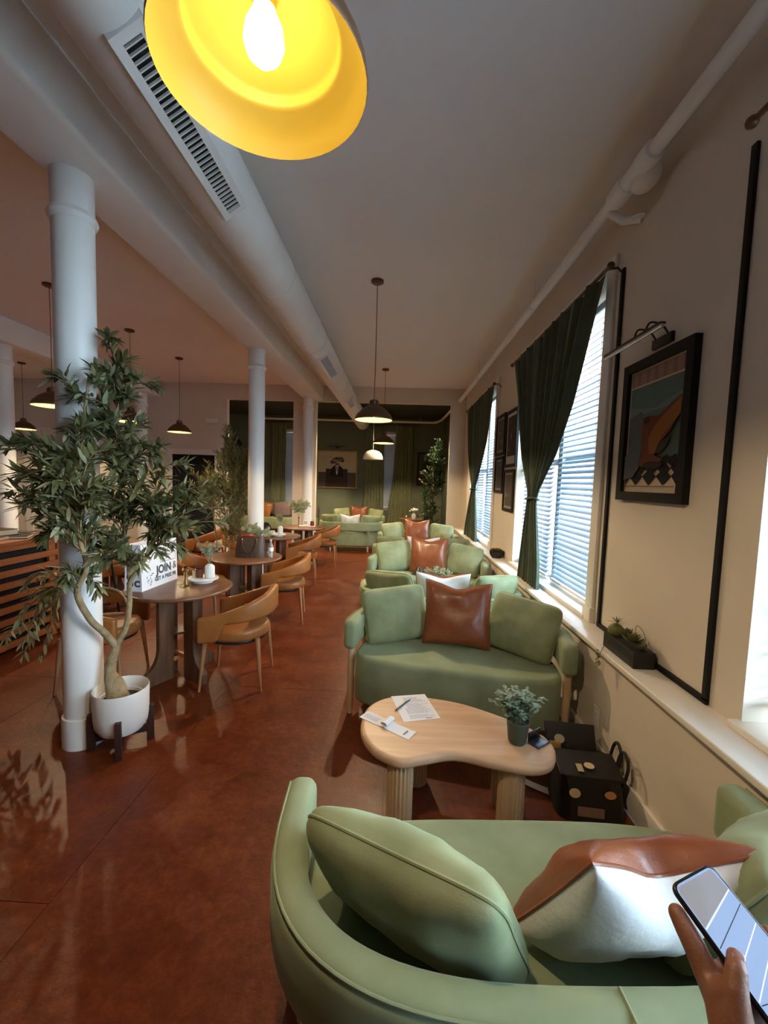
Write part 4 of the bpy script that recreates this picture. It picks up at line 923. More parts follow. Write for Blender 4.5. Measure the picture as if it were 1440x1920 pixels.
# white paper carrier bag
pb = thing('paper_bag', 'white printed paper bag standing on the nearest round table', 'bag', (-1.93, 3.19, Z), R(86))
bw, bd, bh = 0.44, 0.14, 0.35
mb = MB(); mb.add([(-bw/2, -bd/2, 0), (bw/2, -bd/2, 0), (bw/2, bd/2, 0), (-bw/2, bd/2, 0), (-bw/2, -bd/2+.01, bh), (bw/2, -bd/2+.01, bh), (bw/2, bd/2-.01, bh), (-bw/2, bd/2-.01, bh), (-bw/2+.012, 0, bh*.55), (bw/2-.012, 0, bh*.55)],
                  [(3, 2, 1, 0), (0, 1, 5, 4), (2, 3, 7, 6), (1, 2, 9), (1, 9, 5), (2, 6, 9), (9, 6, 5), (3, 0, 8), (0, 4, 8), (3, 8, 7), (8, 4, 7)])
mb.build('bag_body', 'bag_paper', pb, smooth=False)
def on_bag(me, x, z, rot=0, side=False): 
    if side: return obj('lettering', me, pb, mtx=Matrix.Translation((-bw/2-0.0005+0.003, x, z)) @ Matrix.Rotation(R(-90), 4, 'Z') @ Matrix.Rotation(R(90), 4, 'X') @ Matrix.Rotation(R(rot), 4, 'Z'))
    return obj('lettering', me, pb, mtx=Matrix.Translation((x, -bd/2-0.0012+0.01*z/bh, z)) @ Matrix.Rotation(R(90-2), 4, 'X') @ Matrix.Rotation(R(rot), 4, 'Z'))
on_bag(text_mesh('lettering', 'JOIN', 0.088, 'ink', 0.0034), 0.045, 0.125); on_bag(text_mesh('lettering', '&', 0.085, 'ink', 0.0), 0.185, 0.128); on_bag(text_mesh('lettering', 'GET A FREE PIE', 0.041, 'ink', 0.0014), 0.065, 0.058)
art = MB(); 
def flat(m, pts): m.add([(x, -bd/2-0.0016+0.01*z/bh, z) for x, z in pts], [tuple(range(len(pts)))])
for x0, z0, x1, z1 in ((0.0, 0.18, 0.20, 0.183), (0.0, 0.325, 0.20, 0.328), (0.0, 0.18, 0.003, 0.328), (0.197, 0.18, 0.20, 0.328)): flat(art, [(x0, z0), (x1, z0), (x1, z1), (x0, z1)])
art.build('printed_frame', 'ink', pb, smooth=False)['kind'] = 'stuff'
art = MB(); rnd = random.Random(8)
for k in range(26):
    x, z = rnd.uniform(0.02, 0.18), rnd.uniform(0.195, 0.315); a = rnd.uniform(0, 3.1); l = rnd.uniform(0.006, 0.02); flat(art, [(x-l*math.cos(a), z-l*math.sin(a)), (x+0.004, z-0.003), (x+l*math.cos(a), z+l*math.sin(a)), (x-0.003, z+0.004)])
for k in range(16):
    x, z = rnd.uniform(-0.17, -0.09), rnd.uniform(0.03, 0.14); a = rnd.uniform(0, 3.1); l = rnd.uniform(0.008, 0.02); flat(art, [(x-l*math.cos(a), z-l*math.sin(a)), (x+0.004, z-0.003), (x+l*math.cos(a), z+l*math.sin(a)), (x-0.003, z+0.004)])
art.build('printed_artwork', 'ink', pb, smooth=False)['kind'] = 'stuff'
for q, (b, zz) in enumerate((('O', 0.05), ('O', 0.105), ('C', 0.055))): on_bag(text_mesh('lettering', b, 0.062, 'ink', 0.004), 0.028 if q < 2 else -0.030, zz, 0, True)
# handbag and water bottle on the second table
hb = thing('handbag', 'brown patterned leather handbag standing on the second round table', 'handbag', (-1.60, 4.48, Z), R(6))
def hbf(u, v):
    a = 2*math.pi*u; k = 2.6; c, s_ = math.cos(a), math.sin(a); wx = 0.165*(1-0.17*v)+0.008*math.sin(3*v); wy = 0.085*(1-0.5*v*v)
    return (wx*math.copysign(abs(c)**(2/4), c), wy*math.copysign(abs(s_)**(2/2.6), s_), 0.235*v-0.012*math.sin(math.pi*v)*0+0.01*v*math.cos(2*a))
MB().grid(hbf, 48, 12, True).add([hbf(i/48, 0) for i in range(48)], [tuple(range(48))]).add([hbf(i/48, 0.96) for i in range(48)], [tuple(range(48))]).build('bag_body', 'monogram', hb)
for yy in (-0.088, 0.088):
    hz = MB().tube(smooth_path([(-0.075, yy*0.55, 0.21), (-0.072, yy*0.95, 0.15), (-0.035, yy*1.06, 0.075), (0.0, yy*1.09, 0.05), (0.035, yy*1.06, 0.075), (0.072, yy*0.95, 0.15), (0.075, yy*0.55, 0.21)], 6), 0.006, 8).build('handle', 'dark_wood', hb)
for sx in (-0.076, 0.076): MB().sphere((sx, -0.06, 0.2), 0.009, 10, 6).build('stud', 'brass', hb)
MB().tube(smooth_path([(-0.10, 0, 0.225), (-0.03, -0.01, 0.24), (0.02, 0.01, 0.232), (0.06, 0, 0.22)], 6), 0.014, 8).build('lining', 'red_plastic', hb)
wb_ = thing('water_bottle', 'clear plastic water bottle with a green cap beside the handbag', 'bottle', (-1.385, 4.50, Z))
MB().lathe([(0.001, 0), (0.028, 0), (0.032, 0.006), (0.030, 0.05), (0.032, 0.06), (0.032, 0.12), (0.030, 0.135), (0.014, 0.165), (0.012, 0.18), (0.001, 0.18)], 24).build('bottle_body', 'bottle_plastic', wb_); MB().lathe([(0.014, 0.178), (0.014, 0.198), (0.001, 0.199)], 18).build('cap', 'mint', wb_); MB().lathe([(0.0325, 0.07), (0.0325, 0.112)], 24, caps=False).build('paper_label', 'paper', wb_)
vs_ = thing('leafy_vase', 'glass of pale leafy stems behind the handbag', 'vase', (-1.62, 4.72, Z)); MB().lathe([(0.001, 0), (0.035, 0), (0.04, 0.12), (0.037, 0.12), (0.001, 0.01)], 24).build('vase_body', 'white_ceramic', vs_); sprigs(vs_, (0, 0, 0.11), 10, 0.2, 0.16, leaf_me('leaf', 0.06, 0.03, 'leaf_pale', .2, .2, 3), 'leaf_pale', 71, 5)
# third table
cake_stand(-1.78, 6.13, 'round white tray on a foot beside the black mushroom lamp'); ribbed_vase(-1.745, 6.14, Z+0.0315, 'white ribbed vase with dried blooms beside the black mushroom lamp', 62, rose, 'leaf_pale', 0.13, 10, 0.2, 0.06)
tag(MB().box((-0.026, -0.026, 0), (0.026, 0.026, 0.06), 0.004).build('candle_cube', 'petal', loc=(-1.845, 6.10, Z+0.0315)), 'small white candle cube on the tray by the mushroom lamp', 'candle')
ml = thing('mushroom_lamp', 'black mushroom-shaped lamp on the third round table', 'lamp', (-1.93, 6.02, Z))
MB().lathe([(0.001, 0), (0.05, 0), (0.05, 0.008), (0.012, 0.016), (0.010, 0.16)], 24).build('stem', 'black_metal', ml); MB().lathe([(0.001, 0.221), (0.034, 0.211), (0.068, 0.172), (0.083, 0.13), (0.085, 0.13), (0.07, 0.175), (0.035, 0.215), (0.001, 0.225)], 28).build('lamp_shade', 'black_metal', ml)
# fourth table
tag(MB().box((-0.15, -0.06, 0), (0.15, 0.06, 0.014), 0.003).build('serving_board', 'petal', loc=(-1.66, 7.58, Z)), 'pale serving board on the round table before the wall pier', 'board')
bv = thing('bud_vase', 'thin brass stand with dried leaf stems before the wall pier', 'vase', (-1.76, 7.36, Z)); MB().lathe([(0.001, 0), (0.03, 0), (0.03, 0.006), (0.008, 0.012), (0.007, 0.16), (0.016, 0.19), (0.001, 0.18)], 20).build('stem', 'brass', bv); sprigs(bv, (0, 0, 0.18), 9, 0.28, 0.2, leaf_me('leaf', 0.07, 0.035, 'leaf_pale', .2, .2, 3), 'leaf_pale', 72, 5)
jar(-1.56, 7.58, Z+0.0145, 'amber glass candle jar on the serving board', 0.035, 0.085, 'p_rust', 'p_rust')
fr_ = thing('letter_block', 'small white framed block on the serving board', 'ornament', (-1.68, 7.58, Z+0.0145)); MB().box((-0.04, -0.012, 0), (0.04, 0.012, 0.1), 0.003).build('block', 'white_ceramic', fr_); MB().ring((-0.022, 0.03, 0.022, 0.075), (-0.014, 0.038, 0.014, 0.067), -0.0128, -0.012, 'xz').build('printed_ring', 'p_umber', fr_, smooth=False)
# coffee table two: cone lamp and plant
cl = thing('cone_lamp', 'small black cone lamp between the two middle sofas', 'lamp', (0.26, 4.4, TZ))
MB().lathe([(0.001, 0), (0.055, 0), (0.055, 0.01), (0.01, 0.016), (0.008, 0.25)], 24).build('stem', 'black_metal', cl); MB().lathe([(0.001, 0.298), (0.01, 0.296), (0.083, 0.215), (0.085, 0.215), (0.012, 0.30), (0.001, 0.302)], 28).build('lamp_shade', 'black_metal', cl)
fp = thing('potted_fern', 'pale green bushy plant beside the small black cone lamp', 'plant', (0.47, 4.36, TZ)); MB().lathe([(0.001, 0), (0.05, 0), (0.06, 0.11), (0.056, 0.11), (0.001, 0.1)], 24).build('pot', 'ceramic', fp); sprigs(fp, (0, 0, 0.1), 50, 0.19, 0.14, leaf_me('leaf', 0.03, 0.014, 'leaf_pale', .2, .1, 3), 'leaf_pale', 73, 5)
# side table with white flowers in the green room
sd = thing('side_table', 'small round wooden side table with white flowers in the green room', 'table', (0.33, 9.75, 0)); MB().lathe([(0.001, 0.715), (0.29, 0.715), (0.3, 0.72), (0.3, 0.735), (0.29, 0.74), (0.001, 0.74)], 40).build('table_top', 'walnut', sd); MB().lathe([(0.18, 0), (0.18, 0.012), (0.03, 0.03), (0.026, 0.716)], 24).build('pedestal', 'walnut_leg', sd)
fv = thing('flower_vase', 'cream vase of white flowers on the green room side table', 'vase', (0.40, 9.72, 0.7405)); MB().lathe([(0.001, 0), (0.045, 0), (0.055, 0.05), (0.045, 0.1), (0.03, 0.125), (0.027, 0.12), (0.001, 0.1)], 24).build('vase_body', 'petal', fv)
rnd = random.Random(4); fm = MB().sphere((0, 0, 0), 0.022, 8, 6, sz=0.7).mesh('blossom', 'petal')
for k in range(24): a = rnd.uniform(0, 6.28); rr = rnd.uniform(0, 0.11); obj('blossom', fm, fv, loc=(rr*math.cos(a), rr*math.sin(a), 0.2+0.05*rnd.random()-rr*0.2))
MB().tube([(0, 0, 0.1), (0, 0, 0.2)], 0.02, 8).build('stems', 'leaf_euca', fv)
jar(0.22, 9.66, 0.7405, 'little brass candle jar beside the vase of white flowers', 0.03, 0.09, 'brass', 'brass')

# ------------------------------------------------------------------ framed pictures
def picture(label, wall, a0, z0, a1, z1, fw, fmat, polys, at, facing, depth=0.03, mat_w=0.0, group=None):
    """facing '-x' (right wall): a runs along +y; facing '-y' (far wall): a runs along +x. polys: (material, [(u, v)]) in canvas units"""
    t = thing('framed_picture', label, 'picture', (at, 0, 0) if facing == '-x' else (0, at, 0), 0, group)
    pl_ = 'yz' if facing == '-x' else 'xz'
    MB().ring((a0, z0, a1, z1), (a0+fw, z0+fw, a1-fw, z1-fw), -depth, 0, pl_).build('frame', fmat, t, smooth=False)
    P = (lambda a, z, d: (-d, a, z)) if facing == '-x' else (lambda a, z, d: (a, -d, z))
    A0, Z0, A1, Z1 = a0+fw, z0+fw, a1-fw, z1-fw
    names = []; mb = MB()
    for k, (m, pts) in enumerate(polys):
        if m not in names: names.append(m)
        mb.cur = names.index(m); d = depth*0.4+0.0004*k
        q = [((1-u) if facing == '-x' else u, v) for u, v in pts]
        mb.add([P(A0+(A1-A0)*u, Z0+(Z1-Z0)*v, d) for u, v in q], [tuple(range(len(q)))])
    me = bpy.data.meshes.new('print'); me.from_pydata(mb.v, [], mb.f)
    for n_ in names: me.materials.append(M[n_])
    me.polygons.foreach_set('material_index', mb.mi); me.update(); obj('print', me, t)
    return t
def rect(u0, v0, u1, v1): return [(u0, v0), (u1, v0), (u1, v1), (u0, v1)]
def blob(cu, cv, ru, rv, n=18, seed=0, rough=0.15):
    r_ = random.Random(seed); return [(cu+ru*(1+rough*r_.uniform(-1, 1))*math.cos(2*math.pi*k/n), cv+rv*(1+rough*r_.uniform(-1, 1))*math.sin(2*math.pi*k/n)) for k in range(n)]
# print one: animal on a checkerboard floor under a panelled band (u from the far side to the near side)
po = [('p_cream', rect(0, 0, 1, 1)), ('p_teal', rect(0.03, 0.25, 0.97, 0.86)), ('p_teal2', [(0.03, 0.62), (0.97, 0.66), (0.97, 0.84), (0.03, 0.78)]), ('p_teal', [(0.03, 0.70), (0.5, 0.66), (0.97, 0.74), (0.97, 0.86), (0.03, 0.86)]), ('p_grey', [(0.03, 0.27), (0.33, 0.25), (0.33, 0.6), (0.26, 0.66), (0.03, 0.62)])]
po += [('p_brown', rect(0.03, 0.875, 0.97, 0.985))]+[('p_brown2', rect(0.06+0.155*k, 0.88, 0.06+0.155*k+0.09, 0.98)) for k in range(6)]
# checker diamonds in perspective
rowsv = [0.055, 0.125, 0.185, 0.23, 0.262, 0.285]
for r_ in range(4):
    wd = 0.25-0.035*r_; off = 0.5 if r_ % 2 else 0.0
    for k in range(-1, 7):
        cu = (k+off)*wd; lo, mid_v, hi = rowsv[r_], rowsv[r_+1], rowsv[r_+2]
        pts = [(cu-wd/2, mid_v), (cu, lo), (cu+wd/2, mid_v), (cu, hi)]; pts = [(min(0.97, max(0.03, a)), b) for a, b in pts]
        if max(p[0] for p in pts)-min(p[0] for p in pts) > 0.02: po.append(('p_black', pts))
po += [('p_grey', [(0.03, 0.1), (0.22, 0.12), (0.33, 0.2), (0.34, 0.34), (0.2, 0.36), (0.03, 0.3)]), ('p_rust', [(0.3, 0.22), (0.36, 0.3), (0.34, 0.45), (0.36, 0.55), (0.45, 0.60), (0.62, 0.585), (0.72, 0.62), (0.82, 0.66), (0.97, 0.70), (0.97, 0.56), (0.9, 0.52), (0.82, 0.45), (0.72, 0.40), (0.62, 0.36), (0.6, 0.28), (0.75, 0.25), (0.6, 0.205), (0.42, 0.2)]),
       ('p_orange', [(0.5, 0.3), (0.47, 0.42), (0.55, 0.5), (0.7, 0.58), (0.97, 0.68), (0.97, 0.57), (0.85, 0.5), (0.7, 0.42), (0.6, 0.3)]), ('p_dark', [(0.6, 0.3), (0.7, 0.39), (0.84, 0.42), (0.8, 0.36), (0.7, 0.3)]), ('p_dark', blob(0.58, 0.215, 0.17, 0.028, seed=3)), ('p_dark', blob(0.42, 0.57, 0.06, 0.03, seed=4)), ('p_black', rect(0.03, 0.045, 0.97, 0.05))]
picture('framed print of a rust animal on a checkerboard floor under a lamp', 'r', 1.945, 1.535, 2.525, 2.305, 0.05, 'trim_black', po, WX, '-x', 0.035)
pl2 = thing('picture_lamp', 'slim black picture lamp over the checkerboard-floor print', 'lamp', (WX, 0, 0))
MB().box((-0.02, 2.14, 2.335), (0, 2.30, 2.385), 0.004).build('wall_plate', 'black_metal', pl2)
MB().tube([(-0.13, 2.03, 2.37), (-0.13, 2.56, 2.37)], 0.012, 12).build('light_bar', 'chrome', pl2)
MB().box((-0.145, 2.03, 2.372), (-0.115, 2.56, 2.386), 0.003).build('bar_housing', 'black_metal', pl2)
for y in (2.17, 2.27): MB().tube(smooth_path([(-0.01, y, 2.37), (-0.05, y, 2.42), (-0.11, y, 2.43), (-0.13, y, 2.38)], 5), 0.005, 8).build('arm', 'black_metal', pl2)
rnd = random.Random(9)
def dark_print(seed, light):
    r_ = random.Random(seed); P = [('p_white' if light else 'p_pink', rect(0, 0, 1, 1)), ('p_dark' if light else 'p_umber', rect(0.08, 0.16 if light else 0.07, 0.92, 0.94))]
    for k in range(9): a, b = r_.uniform(.15, .8), r_.uniform(.25, .85); P.append((('p_umber', 'p_grey', 'p_brown', 'p_white')[k % 4], [(a, b), (a+.05, b+.01), (a+r_.uniform(-.1, .15), b+r_.uniform(.05, .2))]))
    return P
picture('black framed dark print, upper one nearer the green room', 'r', 5.30, 1.985, 5.77, 2.51, 0.035, 'trim_black', dark_print(1, False), WX, '-x', 0.025, group='black framed prints between the windows')
picture('tallest black framed print, closest to the tied curtain', 'r', 4.745, 1.815, 5.25, 2.49, 0.035, 'trim_black', dark_print(2, True), WX, '-x', 0.025, group='black framed prints between the windows')
picture('black framed dark print, lower one nearer the green room', 'r', 5.30, 1.495, 5.74, 1.965, 0.035, 'trim_black', dark_print(3, False), WX, '-x', 0.025, group='black framed prints between the windows')
picture('lowest black framed print between the two curtained windows', 'r', 4.79, 1.285, 5.24, 1.785, 0.035, 'trim_black', dark_print(4, False), WX, '-x', 0.025, group='black framed prints between the windows')
pf = [('p_sepia', rect(0, 0, 1, 1)), ('p_umber', rect(0, 0, 1, 0.42)), ('p_dark', rect(0.2, 0, 0.78, 0.52)), ('p_umber', [(0, 0), (0.2, 0), (0.2, 0.3), (0, 0.36)]), ('p_black', [(0.30, 0.3), (0.36, 0.55), (0.44, 0.62), (0.56, 0.62), (0.64, 0.55), (0.68, 0.3)]), ('p_white', [(0.46, 0.62), (0.54, 0.62), (0.51, 0.36), (0.48, 0.36)]), ('p_black', [(0.485, 0.6), (0.515, 0.6), (0.51, 0.45), (0.49, 0.45)]), ('p_umber', rect(0.45, 0.62, 0.55, 0.68))]
for k in range(11): a = k*0.57; pf.append((('p_dark', 'p_umber', 'p_brown')[k % 3], blob(0.5+0.13*math.cos(a), 0.76+0.06*math.sin(a*1.3), 0.055, 0.045, 12, k, 0.2)))
for k in range(5): pf.append(('p_white', blob(0.40+0.05*k, 0.76+0.02*(k % 2), 0.014, 0.012, 8, k)))
for k in range(7): pf.append(('p_brown', blob(0.1+0.05*k, 0.82+0.03*(k % 3), 0.02, 0.012, 8, k+20)))
picture('gold framed portrait of a suited figure with a flower head', 'f', -2.47, 1.345, -1.25, 2.475, 0.035, 'gold_frame', pf, YF, '-y', 0.035)
picture('dark framed picture half hidden behind the ficus', 'f', 0.57, 1.5, 1.28, 2.5, 0.05, 'trim_black', [('p_green', rect(0, 0, 1, 1)), ('p_umber', rect(0.0, 0.5, 0.12, 1)), ('p_rust', rect(0, 0, 0.35, 0.42)), ('p_dark', blob(0.35, 0.5, 0.2, 0.25, seed=5)), ('p_sepia', blob(0.3, 0.85, 0.06, 0.08, seed=6))], YF, '-y', 0.035)
pls = thing('picture_lamp', 'dark arched picture lamp above the gold framed portrait', 'lamp', (-1.86, YF, 0)); MB().tube([(-0.25, -0.12, 2.60), (0.25, -0.12, 2.60)], 0.014, 10).build('light_bar', 'black_metal', pls); MB().tube(smooth_path([(0, -0.002, 2.57), (0, -0.06, 2.66), (0, -0.12, 2.61)], 5), 0.007, 8).build('arm', 'black_metal', pls); MB().box((-0.05, -0.02, 2.54), (0.05, 0, 2.6), 0.004).build('wall_plate', 'black_metal', pls)
scn = thing('wall_sconce', 'black wall sconce in the green room seen past the second column', 'lamp', (-4.85, YF, 2.55)); MB().lathe([(0.10, -0.12), (0.12, -0.05), (0.11, 0.06), (0.06, 0.16), (0.001, 0.19)], 20, (0, -0.16, 0), caps=False).build('lamp_shade', 'black_metal', scn); MB().tube([(0, 0, -0.02), (0, -0.16, 0.0)], 0.018, 8).build('arm', 'black_metal', scn)
em = thing('wall_fitting', 'faint pale box fitting on the wall above the black doorway', 'wall fitting', (-3.88, YP, 2.74)); MB().box((-0.15, -0.03, -0.06), (0.15, 0, 0.06), 0.008).build('housing', 'wall', em); MB().box((-0.13, -0.034, -0.045), (0.13, -0.03, 0.045), 0.001).build('face_plate', 'sill_paint', em)
ou = thing('wall_outlet', 'pale power outlet low on the window wall behind the sofa arm', 'outlet', (1.205, 2.36, 0.27)); MB().box((-0.006, -0.036, -0.058), (0, 0.036, 0.058), 0.003).build('cover_plate', 'sill_paint', ou)
for zz in (-0.022, 0.022): MB().box((-0.008, -0.014, zz-0.014), (-0.005, 0.014, zz+0.014), 0.001).build('socket', 'white_ceramic', ou)

# ------------------------------------------------------------------ ledge planters
pb1 = thing('succulent_planter', 'black trough of succulents on the ledge below the print', 'plant', (1.262, 2.20, SILL), R(0))
MB().prism(ccw([(-0.055, -0.15), (0.055, -0.15), (0.055, 0.15), (-0.055, 0.15)]), 0, 0.085, 0.006, 2).build('trough', 'bag_black', pb1, ang=30)
rnd = random.Random(12); sl = leaf_me('leaf', 0.05, 0.02, 'leaf_succulent', 0.4, -0.3, 3); spk = leaf_me('leaf', 0.075, 0.008, 'leaf_olive', 0.4, 0.1, 3)
def rosette(par, c, n, me, mt_, s, up): 
    q = []
    for k in range(n):
        a = k*2.4; el = up*(k/n); q.append(leaf_matrix(c, (math.cos(a), math.sin(a), el), (0, 0, 1), s*(1-0.45*k/n)))
    return join_leaves('succulent', me, mt_, q, par, None)
MB().sphere((-0.01, 0.11, 0.105), 0.042, 14, 10).build('cactus_ball', 'leaf_succulent', pb1)
rosette(pb1, (0, 0.12, 0.145), 22, spk, 'leaf_olive', 0.8, 2.2); rosette(pb1, (0.005, 0.02, 0.10), 26, sl, 'leaf_olive', 1.3, 2.5); rosette(pb1, (-0.005, -0.06, 0.10), 26, sl, 'leaf_succulent', 1.35, 2.0); rosette(pb1, (0.0, -0.12, 0.085), 18, sl, 'leaf_olive', 0.9, 1.5)
MB().tube(smooth_path([(0.0, -0.05, 0.09), (0.0, -0.06, 0.19), (0.01, -0.10, 0.18), (0.02, -0.13, 0.12)], 6), 0.0022, 5).build('stem', 'bark', pb1)
tr_ = MB().tube(smooth_path([(-0.04, 0.06, 0.085), (-0.075, 0.06, 0.07), (-0.118, 0.06, -0.02), (-0.12, 0.06, -0.07)], 5), 0.0018, 5).build('trailing_stem', 'leaf_olive', pb1)
join_leaves('trailing_leaves', leaf_me('leaf', 0.022, 0.013, 'leaf_olive', .2, .1, 3), 'leaf_olive', [leaf_matrix((-0.115-0.005*rnd.random(), 0.06+0.012*rnd.uniform(-1, 1), 0.0-0.075*rnd.random()), (-abs(rnd.uniform(.1, 1)), rnd.uniform(-1, 1), rnd.uniform(-1, 1)), (0, 0, 1), 1) for k in range(26)], pb1)
pb2 = thing('moss_bowl', 'round dark bowl of mossy succulents on the far part of the ledge', 'plant', (1.255, 5.12, SILL)); MB().lathe([(0.001, 0), (0.06, 0), (0.085, 0.04), (0.088, 0.085), (0.082, 0.085), (0.001, 0.07)], 28).build('bowl', 'bag_black', pb2)
rnd = random.Random(13)
for k in range(9): a = k*0.7; rosette(pb2, (0.05*math.cos(a)*(k > 0), 0.05*math.sin(a)*(k > 0), 0.08), 20, sl, 'leaf_succulent', 0.9, 2.5)

# ------------------------------------------------------------------ dark rucksack with patches on the floor by the wall
rk = thing('rucksack', 'black bag covered in round patches on the floor below the ledge', 'bag', (1.0, 2.02, 0), R(-6))
def sackf(u, v):
    a = 2*math.pi*u; c, s_ = math.cos(a), math.sin(a); k = 1-0.10*v
    return (0.165*k*math.copysign(abs(c)**(2/4.5), c), 0.13*k*math.copysign(abs(s_)**(2/4.5), s_)+0.03*v, 0.20*v)
MB().grid(sackf, 44, 8, True).add([sackf(i/44, 0) for i in range(44)], [tuple(range(44))]).add([(x, y, z+0.0) for x, y, z in [sackf(i/44, 1) for i in range(44)]], [tuple(range(44))]).build('bag_body', 'bag_black', rk, ang=45)
MB().box((-0.15, -0.115, 0.0), (0.15, 0.06, 0.02), 0.006).move(Matrix.Translation((0, 0.03, 0.198)) @ Matrix.Rotation(R(8), 4, 'X')).build('top_flap', 'bag_black', rk)
MB().box((-0.15, 0, 0), (0.11, 0.022, 0.16), 0.006).move(Matrix.Translation((-0.015, 0.115, 0.17)) @ Matrix.Rotation(R(-28), 4, 'X')).build('back_panel', 'bag_black', rk)
for yy in (-0.02, 0.06): MB().tube(smooth_path([(0.145, yy-0.04, 0.14), (0.165, yy-0.045, 0.25), (0.165, yy, 0.30), (0.165, yy+0.05, 0.25), (0.145, yy+0.05, 0.14)], 6), 0.008, 8).build('handle', 'bag_black', rk)
def patch(c, d, rx, ry, m, sq=False):
    pts = [(-rx, -ry), (rx, -ry), (rx, ry), (-rx, ry)] if sq else [(rx*math.cos(2*math.pi*k/20), ry*math.sin(2*math.pi*k/20)) for k in range(20)]
    MB().prism(pts, 0, 0.003).move(Matrix.Translation(c) @ rot_to(d)).build('patch', m, rk)
patch((0.0, -0.03, 0.2215), (0, -0.12, 1), 0.024, 0.02, 'sticker_cream'); patch((-0.05, -0.05, 0.2195), (0, -0.12, 1), 0.014, 0.024, 'p_sepia', True)
patch((-0.085, -0.109, 0.13), (0, -1, 0.12), 0.026, 0.022, 'sticker_cream'); patch((0.075, -0.110, 0.14), (0, -1, 0.12), 0.026, 0.018, 'sticker_orange')
patch((-0.10, 0.13, 0.25), (0, -0.88, 0.47), 0.026, 0.022, 'p_sepia'); patch((-0.125, 0.105, 0.225), (0, -0.88, 0.47), 0.028, 0.022, 'sticker_yellow', True)
patch((-0.01, -0.120, 0.05), (0, -1, 0.1), 0.06, 0.022, 'p_brown', True)
st_ = thing('paper_strip', 'curled cream strip lying on the floor beside the coffee table leg', 'strip', (0.82, 2.06, 0))
MB().sheet(lambda u, v: (-0.09+0.20*u, 0.055-0.10*u+0.05*(u-0.3)**2+0.035*v, 0.002+0.03*(1-u)*(1-u)*0.4+0.012*v), lambda u, v: (-0.09+0.20*u, 0.055-0.10*u+0.05*(u-0.3)**2+0.035*v, 0.0005+0.03*(1-u)*(1-u)*0.4+0.012*v), 14, 2).build('strip', 'cream_strip', st_, ang=80)

# ------------------------------------------------------------------ slatted counter on the aisle side
ct = thing('slatted_counter', 'reddish wooden counter with open horizontal slats', 'counter', (-3.3, 3.3, 0))
MB().box((-0.62, -1.6, 0.95), (0.03, 0.74, 0.985), 0.004).build('counter_top', 'red_wood', ct); MB().box((-0.60, -1.6, 0.90), (0.0, 0.70, 0.95), 0.003).build('apron', 'red_wood', ct)
for yy in (-1.58, -0.5, 0.52): MB().box((-0.05, yy, 0), (-0.022, yy+0.07, 0.9)).build('post', 'red_wood', ct)
MB().box((-0.6, -1.58, 0), (-0.56, 0.60, 0.9)).build('back_board', 'p_black', ct); MB().box((-0.6, 0.60, 0), (0.0, 0.63, 0.9), 0.003).build('end_panel', 'red_wood', ct); MB().box((-0.10, -1.58, 0.02), (-0.07, 0.60, 0.89)).build('inner_board', 'p_black', ct)
sm_ = MB().box((-0.022, -1.6, 0), (0, 0.60, 0.058), 0.003).mesh('slat', 'red_wood')
for k in range(8): obj('slat', sm_, ct, loc=(0, 0, 0.05+k*0.105))
def book(x, y, z, w, d, h, rz, m, label):
    t = thing('book', label, 'book', (x, y, z), R(rz)); MB().box((-w/2, -d/2, 0), (w/2, d/2, 0.004)).build('cover', m, t, smooth=False); MB().box((-w/2+.004, -d/2+.004, 0.004), (w/2-.004, d/2-.004, h-0.004)).build('pages', 'p_cream', t, smooth=False); MB().box((-w/2, -d/2, h-0.004), (w/2, d/2, h)).build('cover', m, t, smooth=False); MB().box((-w/2, -d/2, 0), (-w/2+.004, d/2, h)).build('spine', m, t, smooth=False)
book(-3.52, 3.50, 0.986, 0.22, 0.30, 0.03, 12, 'p_umber', 'brown book lying flat at the bottom of the counter stack'); book(-3.55, 3.50, 1.0165, 0.2, 0.28, 0.05, -8, 'p_dark', 'thick dark book on top of the counter stack'); book(-3.42, 3.62, 0.986, 0.16, 0.2, 0.025, 30, 'p_black', 'thin black book beside the counter stack')
book(-3.60, 3.86, 0.986, 0.2, 0.14, 0.02, 5, 'p_dark', 'small dark book at the column end of the counter')
tag(MB().box((-0.09, -0.07, 0), (0.09, 0.07, 0.14), 0.004).build('card_box', 'mauve', loc=(-3.74, 3.46, 0.986)), 'mauve card box behind the counter books', 'box')
cu = thing('white_cup', 'plain white cup beside the books on the slatted counter', 'cup', (-3.40, 3.34, 0.986)); MB().lathe([(0.001, 0), (0.035, 0), (0.042, 0.09), (0.039, 0.09), (0.033, 0.008), (0.001, 0.008)], 24).build('cup_body', 'white_ceramic', cu); MB().tube(smooth_path([(0, 0.04, 0.075), (0, 0.065, 0.06), (0, 0.062, 0.03), (0, 0.036, 0.02)], 5), 0.005, 6).build('handle', 'white_ceramic', cu)
bs = thing('bar_stool', 'black round bar stool at the end of the slatted counter', 'stool', (-3.12, 4.2, 0)); MB().lathe([(0.001, 0.70), (0.15, 0.70), (0.17, 0.72), (0.17, 0.75), (0.15, 0.765), (0.001, 0.765)], 28).build('seat', 'black_metal', bs)
for a in (45, 135, 225, 315): MB().tube([(0.11*math.cos(R(a)), 0.11*math.sin(R(a)), 0.70), (0.19*math.cos(R(a)), 0.19*math.sin(R(a)), 0)], 0.012, 8).build('leg', 'black_metal', bs)
MB().tube([(0.165*math.cos(R(a)), 0.165*math.sin(R(a)), 0.25) for a in range(0, 361, 15)], 0.008, 6).build('foot_ring', 'black_metal', bs)

